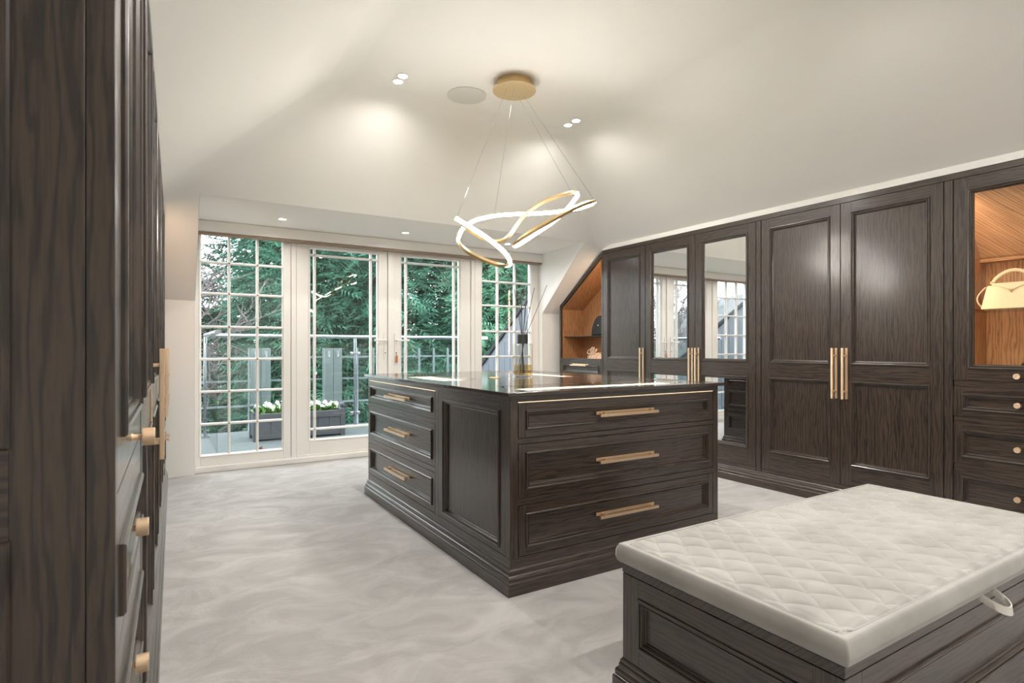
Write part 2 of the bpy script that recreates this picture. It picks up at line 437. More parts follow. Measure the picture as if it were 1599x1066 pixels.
plain('band_taupe', (0.30, 0.225, 0.17), 0.7)
tag(MB().box(0.25, 4.015, 5.845, 5.925, 2.176, 2.1995, 'band_taupe').build('pelmet_band', bevel=0.003), 'thin taupe blind tucked under the pelmet along the windows', 'band')  # thin taupe strip added for the dark line under the pelmet
MW = 0.011
def glazed(name, x0, x1, z0, z1, gx0, gx1, gz0, gz1, mxs, mzs, label, cat, yo=0.0, th=0.07):
    e = empty(name, (0, YW + yo, 0), 0, label, cat, kind='structure')
    m = MB(); w_ = 'white_upvc'
    m.box(x0, gx0, 0, th, z0, z1, w_); m.box(gx1, x1, 0, th, z0, z1, w_); m.box(gx0, gx1, 0, th, z0, gz0, w_); m.box(gx0, gx1, 0, th, gz1, z1, w_)
    m.build('frame', e, bevel=0.003)
    MB().rect_ring(gx0 - 0.012, gx1 + 0.012, gz0 - 0.012, gz1 + 0.012, [(0, -0.001), (0.003, -0.006), (0.006, -0.006), (0.020, 0.012), (0.020, 0.03)], w_, w_).build('glazing_bead', e)
    MB().rect_ring(gx0 + 0.002, gx1 - 0.002, gz0 + 0.002, gz1 - 0.002, [(0.0, 0.016), (0.005, 0.016), (0.005, 0.03)], 'gasket_black', 'gasket_black').build('gasket', e, label='dark glazing gasket')
    for x in mxs: MB().prism([(x - MW, 0.012, gz0), (x - MW * 0.6, 0.004, gz0), (x + MW * 0.6, 0.004, gz0), (x + MW, 0.012, gz0), (x + MW, 0.045, gz0), (x - MW, 0.045, gz0)], (0, 0, gz1 - gz0), w_).build('glazing_bar', e)
    for z in mzs: MB().prism([(gx0, 0.012, z - MW), (gx0, 0.004, z - MW * 0.6), (gx0, 0.004, z + MW * 0.6), (gx0, 0.012, z + MW), (gx0, 0.045, z + MW), (gx0, 0.045, z - MW)], (gx1 - gx0, 0, 0), w_).build('glazing_bar', e)
    X = [gx0] + list(mxs) + [gx1]; Z = [gz0] + list(mzs) + [gz1]
    for i in range(len(X) - 1):
        for j in range(len(Z) - 1):
            ax_ = X[i] + (MW if i else 0); bx_ = X[i + 1] - (MW if i < len(X) - 2 else 0)
            az_ = Z[j] + (MW if j else 0); bz_ = Z[j + 1] - (MW if j < len(Z) - 2 else 0)
            MB().box(ax_, bx_, 0.022, 0.034, az_, bz_, 'window_glass').build('pane', e)
    return e
ROWS = [0.437, 0.737, 1.037, 1.340, 1.649, 1.937]
glazed('window_1', 0.243, 1.075, 0.056, 2.245, 0.29, 1.003, 0.152, 2.197, [0.528, 0.773], ROWS, 'tall white fixed window with small square panes beside the left wall', 'window')
d1 = glazed('door_1', 1.130, 2.066, 0.075, 2.245, 1.258, 1.964, 0.214, 2.150, [1.310, 1.890], [0.320, 2.082], 'white glazed french door with lever handle at its right edge', 'door', 0.012)
d2 = glazed('door_2', 2.136, 3.075, 0.075, 2.245, 2.223, 2.939, 0.214, 2.150, [2.286, 2.870], [0.320, 2.082], 'white glazed french door with a brown key tag hanging at its lock', 'door', 0.012)
glazed('window_2', 3.130, 4.03, 0.056, 2.245, 3.221, 3.917, 0.152, 2.197, [3.445, 3.690], ROWS, 'tall white fixed window with small square panes beside the right cheek wall', 'window')
m = MB()
for x0, x1, yy in ((1.079, 1.126, -0.004), (3.079, 3.126, -0.004), (2.070, 2.132, -0.006)): m.box(x0, x1, YW + yy, YW + 0.075, 0.056, 2.245, 'white_upvc')
m.box(1.13, 3.075, YW - 0.004, YW + 0.08, 0.056, 0.075, 'white_upvc')
struct(m.build('trim_3', bevel=0.003), 'white door frame posts and threshold around the french doors', 'door frame')
for d, xp, s in ((d1, 2.040, -1), (d2, 2.160, 1)):
    m = MB(); m.box(xp - 0.014, xp + 0.014, -0.012, 0.0, 1.015, 1.300, 'white_upvc')
    m.tube([(xp, -0.008, 1.225), (xp, -0.05, 1.225), (xp + s * 0.025, -0.055, 1.225), (xp + s * 0.135, -0.052, 1.225)], 0.009, 'white_upvc', 8)
    m.lathe([(0.007, 0.0), (0.007, 0.006)], 'chrome', 10, (xp, -0.012, 1.09), 'y')
    m.build('lever_handle', d, smooth=True)
m = MB(); m.tube([(2.160, -0.014, 1.09), (2.160, -0.03, 1.09), (2.160, -0.032, 1.06)], 0.003, 'chrome', 6); m.box(2.148, 2.172, -0.036, -0.030, 0.985, 1.060, 'key_tag')
m.build('key_tag', d2, label='brown tag hanging from a key')

# fillers above the wardrobes
struct(MB().box(4.203, 4.225, -2.0, 4.93, 2.236, 2.31, 'plaster').build('trim_4'), 'thin white filler strip above the right wardrobe cornice', 'filler strip')

# ------------------------------------------------------------------ wardrobes
ZD0, ZD1 = 0.152, 2.194        # door bottom, top
UP = (1.024, 2.118); LO = (0.300, 0.905)
DEPTH = 0.60
def carcass(e, w_, wall=0.0):
    m = MB()
    m.prism([(0, 0.024, 0.0), (0, DEPTH, 0.0), (0, DEPTH, 1.86), (0, 0.024, 2.19)], (w_, 0, 0), OZ)
    m.build('body', e)
def bottom_rail(e, w_):
    m = MB(); m.box(0, w_, 0.0, 0.024, 0.115, 0.150, OX); m.build('bottom_rail', e)

def unit_origin(side, ya, yb):
    """front left bottom corner of the unit seen from the room, and rotation"""
    if side == 'R': return (4.205, yb, 0.0), -math.pi / 2
    ang = 0.0138
    return (-0.055 + ang * (ya - 0.92), ya, 0.0), math.pi / 2 - ang

def door_unit(side, ya, yb, spec, label, group):
    w_ = yb - ya
    loc, rz = unit_origin(side, ya, yb)
    e = empty('wardrobe', loc, rz, label, 'wardrobe', group)
    carcass(e, w_); bottom_rail(e, w_)
    g = 0.002
    for (a, b_, fill, hx) in spec:
        if side == 'R': x0, x1 = yb - b_, yb - a
        else: x0, x1 = a - ya, b_ - ya
        d = framed(e, 'door', x0 + g, x1 - g, ZD0, ZD1, [(LO[0], LO[1], fill), (UP[0], UP[1], fill)])
        # handle at side 'far' (larger Y) or 'near'
        right_is = 'near' if side == 'R' else 'far'
        hxx = x1 - 0.040 if hx == right_is else x0 + 0.034
        bar_handle(d, hxx, 0.960, 0.37)
    return e
def strip(side, ya, yb, label):
    loc, rz = unit_origin(side, ya, yb)
    o = MB().box(0.0015, yb - ya - 0.0015, -0.001, 0.06, 0.12, 2.194, OZ).build('filler_post', None, bevel=0.001)
    o.location = loc; o.rotation_euler = (0, 0, rz)
    tag(o, label, 'filler post')
    return o
def display_unit(side, ya, yb, label):
    w_ = yb - ya
    loc, rz = unit_origin(side, ya, yb)
    e = empty('display_cabinet', loc, rz, label, 'cabinet')
    WX, WY, WZ = 'warm_oak_x', 'warm_oak_y', 'warm_oak_z'
    t = 0.02; D = 0.42
    m = MB()                      # outer shell
    m.box(0, t, 0.024, D + 0.03, 0.0, 2.0, OZ); m.box(w_ - t, w_, 0.024, D + 0.03, 0.0, 2.0, OZ)
    m.box(t, w_ - t, 0.03, D, 0.0, 0.98, OX)
    m.prism([(0, 0.024, 2.145), (0, 0.024, 2.19), (0, D, 1.97), (0, D, 1.925)], (w_, 0, 0), OX)
    m.build('body', e)
    zt0, zt1 = 2.125, 1.72
    m = MB(); m.poly([(t + .001, 0.026, 0.982), (w_ - t - .001, 0.026, 0.982), (w_ - t - .001, D, 0.982), (t + .001, D, 0.982)], WX)
    m.box(t, w_ - t, D - 0.01, D, 0.98, 1.95, WZ); m.build('back_panel', e, label='warm oak veneer back lining')
    for x0, x1 in ((t, t + 0.008), (w_ - t - 0.008, w_ - t)):
        MB().box(x0, x1, 0.026, D - 0.01, 0.98, 2.12, WZ).build('side_lining', e, label='warm oak veneer lining')
    MB().prism([(t + 0.008, 0.026, zt0), (t + 0.008, 0.026, zt0 + 0.012), (t + 0.008, D - 0.09, zt1 + 0.012), (t + 0.008, D - 0.09, zt1)], (w_ - 2 * t - 0.016, 0, 0), WY).build('sloping_top', e, label='sloping warm oak top panel')
    MB().box(t + 0.008, w_ - t - 0.008, D - 0.11, D - 0.01, zt1 - 0.022, zt1, WX).build('ledge', e)
    for xx in (t + 0.012, w_ - t - 0.022): MB().box(xx, xx + 0.010, 0.028, 0.036, 1.02, 2.08, 'cabinet_led').build('glow_strip', e, label='warm light strip')
    MB().box(t + 0.008, w_ - t - 0.008, 0.05, D - 0.012, 1.374, 1.382, 'clear_glass').build('glass_shelf', e, label='clear glass shelf')
    g = 0.0015
    d = framed(e, 'glass_door', g, w_ - g, 0.948, ZD1, [(1.018, 2.118, 'glass')])
    knob(d, w_ / 2, 0.982)
    rails = [(0.905, 0.946), (0.683, 0.722), (0.394, 0.434), (0.115, 0.150)]
    for a, b_ in rails: MB().box(0, w_, 0.0, 0.03, a, b_, OX).build('rail', e)
    for a in (0, w_ - 0.004): MB().box(a, a + 0.004, 0.0, 0.03, 0.15, 0.948, OZ).build('stile', e)
    for a, b_ in ((0.7235, 0.9035), (0.4355, 0.6815), (0.1515, 0.3925)):
        dr = framed(e, 'drawer', 0.005, w_ - 0.005, a, b_, [(a + 0.040, b_ - 0.040, 'woodx')], sl=0.038, sr=0.038)
        knob(dr, w_ / 2, (a + b_) / 2, 0.010)
    return e, w_

def wedge_unit(side, ya, yb, label):
    """open shelf unit with a top cut by the roof slope"""
    w_ = yb - ya
    loc, rz = unit_origin(side, ya, yb)
    e = empty('angled_shelf_unit', loc, rz, label, 'shelf unit')
    WX, WY, WZ = 'warm_oak_x', 'warm_oak_y', 'warm_oak_z'
    far_left = side == 'R'
    def X(s): return s if far_left else w_ - s          # s = 0 at the low far end
    zl, zh = 1.665, 2.232
    def zt(s): return zl + (zh - zl) * s / w_
    t = 0.028; D = 0.36
    m = MB()
    def pr(pts, y0, y1, mat): m.prism([(X(s), y0, z) for s, z in pts], (0, y1 - y0, 0), mat)
    pr([(0, 0), (t, 0), (t, zt(t) - 0.03), (0, zl)], 0, 0.024, OZ)                     # far post
    pr([(w_ - 0.024, 0), (w_, 0), (w_, zh), (w_ - 0.024, zt(w_ - 0.024))], 0, 0.024, OZ)
    pr([(0, zl), (t, zt(t) - 0.045), (w_ - 0.024, zt(w_ - 0.024) - 0.045), (w_ - 0.024, zt(w_ - 0.024))], 0, 0.024, OX)
    m.box(t, w_ - t, 0, 0.024, 0.985, 1.018, OX); m.box(t, w_ - t, 0, 0.024, 0.115, 0.150, OX)
    m.box(0.0, w_, 0.03, D, 0.0, 0.99, OX)
    m.build('frame', e, bevel=0.001)
    m = MB(); pr([(t * 0.6, 1.0), (t, 1.0), (t, zt(t) - 0.05), (t * 0.6, zt(t) - 0.05)], 0.024, D, WZ); m.build('side_lining', e)
    m = MB(); pr([(w_ - 0.02, 1.0), (w_ - 0.004, 1.0), (w_ - 0.004, zt(w_) - 0.06), (w_ - 0.02, zt(w_) - 0.06)], 0.024, D, WZ); m.build('side_lining', e)
    m = MB(); pr([(t * .6, 0.99), (w_ - 0.004, 0.99), (w_ - 0.004, 2.17), (t * .6, 1.63)], D - 0.012, D, WZ); m.build('back_panel', e, label='warm oak veneer back lining')
    m = MB(); pr([(t * .6, zt(0) - 0.055), (t * .6, zt(0) - 0.045), (w_ - 0.004, zt(w_) - 0.050), (w_ - 0.004, zt(w_) - 0.060)], 0.024, D, WX); m.build('sloping_top', e, label='sloping warm oak top panel')
    MB().box(t * .6, w_ - 0.004, 0.024, D, 0.990, 1.000, WX).build('bottom_panel', e)
    MB().box(t, w_ - 0.02, 0.05, D - 0.012, 1.276, 1.284, 'black_metal').build('shelf', e, label='thin dark shelf')
    MB().box(min(X(w_ - 0.03), X(w_ - 0.022)), max(X(w_ - 0.03), X(w_ - 0.022)), 0.030, 0.038, 1.05, 2.06, 'cabinet_led').build('glow_strip', e, label='warm light strip')
    for a, b_ in ((0.806, 0.983), (0.480, 0.802), (0.1515, 0.476)):
        dr = framed(e, 'drawer', t + 0.002, w_ - 0.026, a, b_, [(a + 0.044, b_ - 0.044, 'woodx')], sl=0.044, sr=0.044)
        bar_handle(dr, w_ / 2, b_ - 0.045, 0.30, False)
    return e

RUN = dict(wedge=(4.915, 5.729), single=(4.256, 4.913), mir=(2.982, 4.254), s1=(2.933, 2.980), pair=(1.643, 2.931), s2=(1.593, 1.641), disp=(0.955, 1.591))
wedge_R = wedge_unit('R', *RUN['wedge'], 'dark oak unit with sloping top, open lit shelves and drawers beside the window recess')
door_unit('R', *RUN['single'], [(4.256, 4.913, 'wood', 'near')], 'single-door dark oak wardrobe between angled shelves and mirrored doors', 'right wardrobes')
door_unit('R', *RUN['mir'], [(2.982, 3.618, 'mirror', 'far'), (3.618, 4.254, 'mirror', 'near')], 'dark oak wardrobe with two mirrored doors behind the island', 'right wardrobes')
strip('R', *RUN['s1'], 'narrow dark oak post right of the mirrored wardrobe doors')
door_unit('R', *RUN['pair'], [(1.643, 2.287, 'wood', 'far'), (2.287, 2.931, 'wood', 'near')], 'tall dark oak wardrobe with two solid panelled doors and brass bars behind the bench', 'right wardrobes')
strip('R', *RUN['s2'], 'narrow dark oak post with wavy grain left of the glazed handbag cabinet')
disp_R, dw = display_unit('R', *RUN['disp'], 'dark oak display cabinet with glass door, warm lit shelves and three knobbed drawers')

def run_trim(side):
    """cornice and plinth of a run, as single lengths"""
    y0 = RUN['disp'][0]; y1 = RUN['wedge'][1]
    loc, rz = unit_origin(side, y0, y1)
    L = y1 - y0
    def X(y): return (y1 - y) if side == 'R' else (y - y0)
    a, b_ = sorted((X(y0), X(RUN['single'][1] + 0.01)))
    c = MB().box(a, b_, -0.002, 0.10, 2.1955, 2.235, OX).build('cornice', None, bevel=0.002)
    c.location = loc; c.rotation_euler = (0, 0, rz)
    m = MB(); n = len(PLINTH)
    p0 = [(0.0, -o, z) for o, z in PLINTH] + [(0.0, 0.0, 0.0)]
    m.prism(p0, (L, 0, 0), OX)
    p = m.build('plinth'); p.location = loc; p.rotation_euler = (0, 0, rz)
    return c, p
c, p = run_trim('R')
tag(c, 'long dark oak cornice strip along the top of the right wardrobes', 'cornice'); tag(p, 'long stepped dark oak plinth under the right wardrobes', 'plinth')

# left run, mirrored, close beside the viewer
disp_L, dwl = display_unit('L', *RUN['disp'], 'dark oak cabinet with knobbed drawers and panelled end, nearest at left')
RUN2 = RUN
strip('L', *RUN['s2'], 'narrow dark oak post beside the nearest left cabinet')
door_unit('L', *RUN['pair'], [(1.643, 2.287, 'wood', 'far'), (2.287, 2.931, 'wood', 'near')], 'tall dark oak wardrobe with brass bars beyond the knobbed left cabinet', 'left wardrobes')
strip('L', *RUN['s1'], 'narrow dark oak post halfway along the left wardrobes')
door_unit('L', *RUN['mir'], [(2.982, 3.618, 'mirror', 'far'), (3.618, 4.254, 'mirror', 'near')], 'mirrored dark oak wardrobe far along the left wall', 'left wardrobes')
door_unit('L', *RUN['single'], [(4.256, 4.913, 'wood', 'near')], 'single-door dark oak wardrobe at the far end of the left wall', 'left wardrobes')
wedge_unit('L', *RUN['wedge'], 'dark oak unit with sloping top at the far end of the left wardrobes')
c, p = run_trim('L')
tag(c, 'dark oak cornice strip along the top of the left wardrobes', 'cornice'); tag(p, 'stepped dark oak plinth under the left wardrobes', 'plinth')
# panelled end of the left run, facing the viewer (local -x side of the near left cabinet)
e = disp_L
m = MB()
m.box(-0.022, 0.0, 0.0, 0.032, 0.0, 2.235, OZ)
m.box(-0.022, 0.0, 0.033, 0.110, 0.0, 2.235, OZ); m.box(-0.022, 0.0, 0.520, 0.60, 0.0, 2.0, OZ)
for a, b_ in ((0.12, 0.30), (0.905, 1.024), (2.0, 2.10)): m.box(-0.022, 0.0, 0.110, 0.520, a, b_, OY)
ep = m.build('end_panel', e, bevel=0.0012)
for lo, hi in ((0.30, 0.905), (1.024, 2.0)):
    mm = MB(); b0 = 0
    prof = [(o, y) for o, y in MOULD]
    for o, yy in prof: mm.v += [(-0.022 + yy, 0.110 + o, lo + o), (-0.022 + yy, 0.520 - o, lo + o), (-0.022 + yy, 0.520 - o, hi - o), (-0.022 + yy, 0.110 + o, hi - o)]
    for k in range(len(prof) - 1):
        for i in range(4):
            j = (i + 1) % 4; mm.quadf((4 * k + i, 4 * k + j, 4 * k + 4 + j, 4 * k + 4 + i), OY if i % 2 == 0 else OZ)
    mm.build('moulding', ep)
    MB().box(-0.012, -0.004, 0.128, 0.502, lo + 0.018, hi - 0.018, OZ).build('panel', ep)
struct(MB().box(-0.13, -0.075, 0.955, 4.93, 2.236, 2.31, 'plaster').build('trim_5'), 'thin white filler strip above the left wardrobe cornice', 'filler strip')

# ------------------------------------------------------------------ island
IX0, IX1, IY0, IY1 = 1.372, 2.824, 2.256, 4.400
isl = empty('dressing_island', (IX0, IY0, 0), 0, 'large dark oak dressing island with drawers and brass bar pulls in mid room', 'island')
IW, ID = IX1 - IX0, IY1 - IY0
m = MB(); m.box(0.03, IW - 0.03, 0.03, ID - 0.03, 0.0, 0.80, OZ)
m.build('body', isl)
MB().plan_ring(0, IW, 0, ID, PLINTH + [(-0.03, 0.120)], OX, OY).build('plinth', isl)
DR = [(0.168, 0.406), (0.441, 0.694), (0.722, 0.890)]

def island_face(w_, segs, loc, rz):
    """x along the face, y into the island; every piece is a part of the island, then turned into place"""
    parts = []
    e_ = 0.0012
    m = MB(); m.box(e_, w_ - e_, 0.0, 0.03, 0.115, 0.166, OX); m.box(e_, w_ - e_, 0, 0.03, 0.893, 0.921, OX)
    m.box(e_, segs[0][1], 0, 0.03, 0.166, 0.893, OZ); m.box(segs[-1][2], w_ - e_, 0, 0.03, 0.166, 0.893, OZ)
    for s in segs:
        if s[0] == 'drawers':
            for z0, z1 in ((0.408, 0.439), (0.696, 0.720)): m.box(s[1], s[2], 0, 0.03, z0, z1, OX)
        elif s[0] == 'post': m.box(s[1], s[2], 0, 0.03, 0.166, 0.893, OZ)
    parts.append(m.build('face_frame', isl, bevel=0.001))
    for s in segs:
        if s[0] == 'drawers':
            for i, (z0, z1) in enumerate(DR):
                dr = framed(isl, 'drawer', s[1] + 0.003, s[2] - 0.003, z0 + 0.001, z1 - 0.001, [(z0 + 0.040, z1 - 0.040, 'woodx')], sl=0.040, sr=0.040)
                bar_handle(dr, (s[1] + s[2]) / 2, (z0 + z1) / 2 - 0.003, 0.41, False, 0.010)
                parts.append(dr)
            parts.append(MB().box(s[1] + 0.002, s[2] - 0.002, 0.001, 0.016, 0.8903, 0.8929, 'leak_glow').build('glow_strip', isl, label='painted glow of leaking tray light above the top drawer'))  # drawer edge made to glow for tray light leaking through the gap
        elif s[0] == 'panel':
            parts.append(framed(isl, 'side_panel', s[1], s[2], 0.168, 0.891, [(0.196, 0.848, 'wood')], sl=s[3], sr=s[4]))
    for p_ in parts: p_.location = loc; p_.rotation_euler = (0, 0, rz)
island_face(IW, [('drawers', 0.044, IW - 0.044)], (0, 0, 0), 0)
# left face: local x from far (0) to near (ID)
segL = [('drawers', 0.025, ID - 0.855), ('post', ID - 0.855, ID - 0.810), ('panel', ID - 0.809, ID - 0.044, 0.066, 0.054)]
island_face(ID, segL, (0, ID, 0), -math.pi / 2)
segR = [('panel', 0.044, 0.809, 0.054, 0.066), ('post', 0.810, 0.855), ('drawers', 0.855, ID - 0.025)]
island_face(ID, segR, (IW, 0, 0), math.pi / 2)
island_face(IW, [('drawers', 0.044, IW - 0.044)], (IW, ID, 0), math.pi)

# worktop with three glazed display trays
wt = empty('worktop', (IX0, IY0, 0), 0, 'dark polished island worktop with three lit glass display trays', 'worktop')
A = 0.026
WX0, WX1, WY0, WY1 = -A, IW + A, -A, ID + A
TR = [(0.10, 0.42, 1.00, 1.90), (0.14, IW - 0.09, 0.07, 0.40), (IW - 0.42, IW - 0.08, 1.00, 1.90)]   # x0, x1, y0, y1
plain('polished_top', (0.055, 0.045, 0.040), 0.10, var=0.2, vscale=20)
xs = sorted({WX0, WX1} | {t[0] for t in TR} | {t[1] for t in TR}); ys = sorted({WY0, WY1} | {t[2] for t in TR} | {t[3] for t in TR})
bm = bmesh.new(); grid = {}
for i, x in enumerate(xs):
    for j, y in enumerate(ys): grid[i, j] = bm.verts.new((x, y, 0.940))
for i in range(len(xs) - 1):
    for j in range(len(ys) - 1):
        cx_, cy_ = (xs[i] + xs[i + 1]) / 2, (ys[j] + ys[j + 1]) / 2
        if any(t[0] < cx_ < t[1] and t[2] < cy_ < t[3] for t in TR): continue
        bm.faces.new((grid[i, j], grid[i + 1, j], grid[i + 1, j + 1], grid[i, j + 1]))
for v in [v for v in bm.verts if not v.link_faces]: bm.verts.remove(v)
bmesh.ops.dissolve_limit(bm, angle_limit=0.01, verts=bm.verts, edges=bm.edges)
r_ = bmesh.ops.extrude_face_region(bm, geom=list(bm.faces))
bmesh.ops.translate(bm, verts=[g for g in r_['geom'] if isinstance(g, bmesh.types.BMVert)], vec=(0, 0, -0.018))
bmesh.ops.recalc_face_normals(bm, faces=bm.faces)
me = bpy.data.meshes.new('top_board'); bm.to_mesh(me); bm.free(); me.materials.append(MATS['polished_top'])
tb = bpy.data.objects.new('top_board', me); COL.objects.link(tb); tb.parent = wt
bv = tb.modifiers.new('bevel', 'BEVEL'); bv.width = 0.002; bv.segments = 2
for (x0, x1, y0, y1) in TR:
    m = MB(); zb, z1 = 0.865, 0.9215
    m.poly([(x0, y0, zb), (x1, y0, zb), (x1, y1, zb), (x0, y1, zb)], 'tray_lining')
    for a, b_ in (((x0, y0), (x1, y0)), ((x1, y0), (x1, y1)), ((x1, y1), (x0, y1)), ((x0, y1), (x0, y0))):
        m.poly([(*a, zb), (*b_, zb), (*b_, z1), (*a, z1)], 'tray_lining')
    tr = m.build('display_tray', wt, label='pale lined display tray lit along its edges')
    MB().box(x0 + .001, x1 - .001, y1 - 0.012, y1 - 0.002, 0.900, 0.9205, 'tray_led').build('glow_strip', tr)
    MB().box(x1 - 0.012, x1 - 0.002, y0 + .001, y1 - 0.014, 0.900, 0.9205, 'tray_led').build('glow_strip', tr)
    MB().box(x0 + .0005, x1 - .0005, y0 + .0005, y1 - .0005, 0.932, 0.9395, 'clear_glass').build('glass_pane', wt, label='clear glass pane set flush')
gr = MB().lathe([(0.038, 0.9401), (0.038, 0.943), (0.034, 0.945), (0.030, 0.9435), (0.0, 0.9435)], 'chandelier_gold', 28, (1.93 - IX0, 3.38 - IY0, 0)).build('cable_grommet', wt, smooth=True, label='flat round brass grommet')

# reed diffuser
df = empty('reed_diffuser', (2.184, 3.42, 0.941), 0, 'tall square glass reed diffuser with black collar and dark reeds on the island', 'diffuser')
m = MB(); b_ = 0.055
m.box(-b_, b_, -b_, b_, 0.0, 0.235, 'amber_glass'); m.build('glass_bottle', df, bevel=0.012, seg=3)
MB().box(-b_ + 0.008, b_ - 0.008, -b_ + 0.008, b_ - 0.008, 0.012, 0.085, 'oil').build('oil', df, bevel=0.006, label='amber scented oil')
MB().lathe([(0.030, 0.235), (0.038, 0.236), (0.038, 0.300), (0.036, 0.302), (0.012, 0.302)], 'black_metal', 28).build('collar', df, smooth=True, label='black metal collar')
for k, (dx, dy, L) in enumerate([(-0.05, 0.03, 0.62), (-0.03, -0.02, 0.60), (0.0, 0.02, 0.64), (0.02, -0.03, 0.62), (0.05, 0.03, 0.61), (0.10, 0.0, 0.64), (0.19, -0.03, 0.66), (-0.01, 0.05, 0.6)]):
    MB().tube([(-dx * 0.25, -dy * 0.25, 0.02), (dx * 0.15, dy * 0.15, 0.30), (dx, dy, L)], 0.0022, 'dark_reed', 5).build('reed', df, label='thin dark reed')

# ------------------------------------------------------------------ quilted bench
BX0, BX1, BY0, BY1 = 1.305, 2.865, 0.700, 1.425
bn = empty('storage_bench', (BX0, BY0, 0), 0, 'dark oak storage bench with panelled sides in the right foreground', 'bench')
BW, BD = BX1 - BX0, BY1 - BY0
BZ = 0.432
m = MB(); m.box(0.02, BW - 0.02, 0.02, BD - 0.02, 0.0, 0.40, OX); m.build('body', bn)
MB().plan_ring(0, BW, 0, BD, [(o * 1.0, z) for o, z in PLINTH] + [(-0.02, 0.12)], OX, OY).build('plinth', bn)
MB().box(-0.001, BW + 0.001, -0.001, BD + 0.001, 0.404, BZ, OX).build('lid_board', bn, bevel=0.002)
def bench_face(w_, loc, rz):
    p_ = framed(bn, 'side_panel', 0.0012, w_ - 0.0012, 0.116, 0.401, [(0.178, 0.338, 'woodx')], sl=0.072, sr=0.072)
    p_.location = loc; p_.rotation_euler = (0, 0, rz)
bench_face(BW, (0, 0, 0), 0); bench_face(BD, (0, BD, 0), -math.pi / 2); bench_face(BD, (BW, 0, 0), math.pi / 2); bench_face(BW, (BW, BD, 0), math.pi)

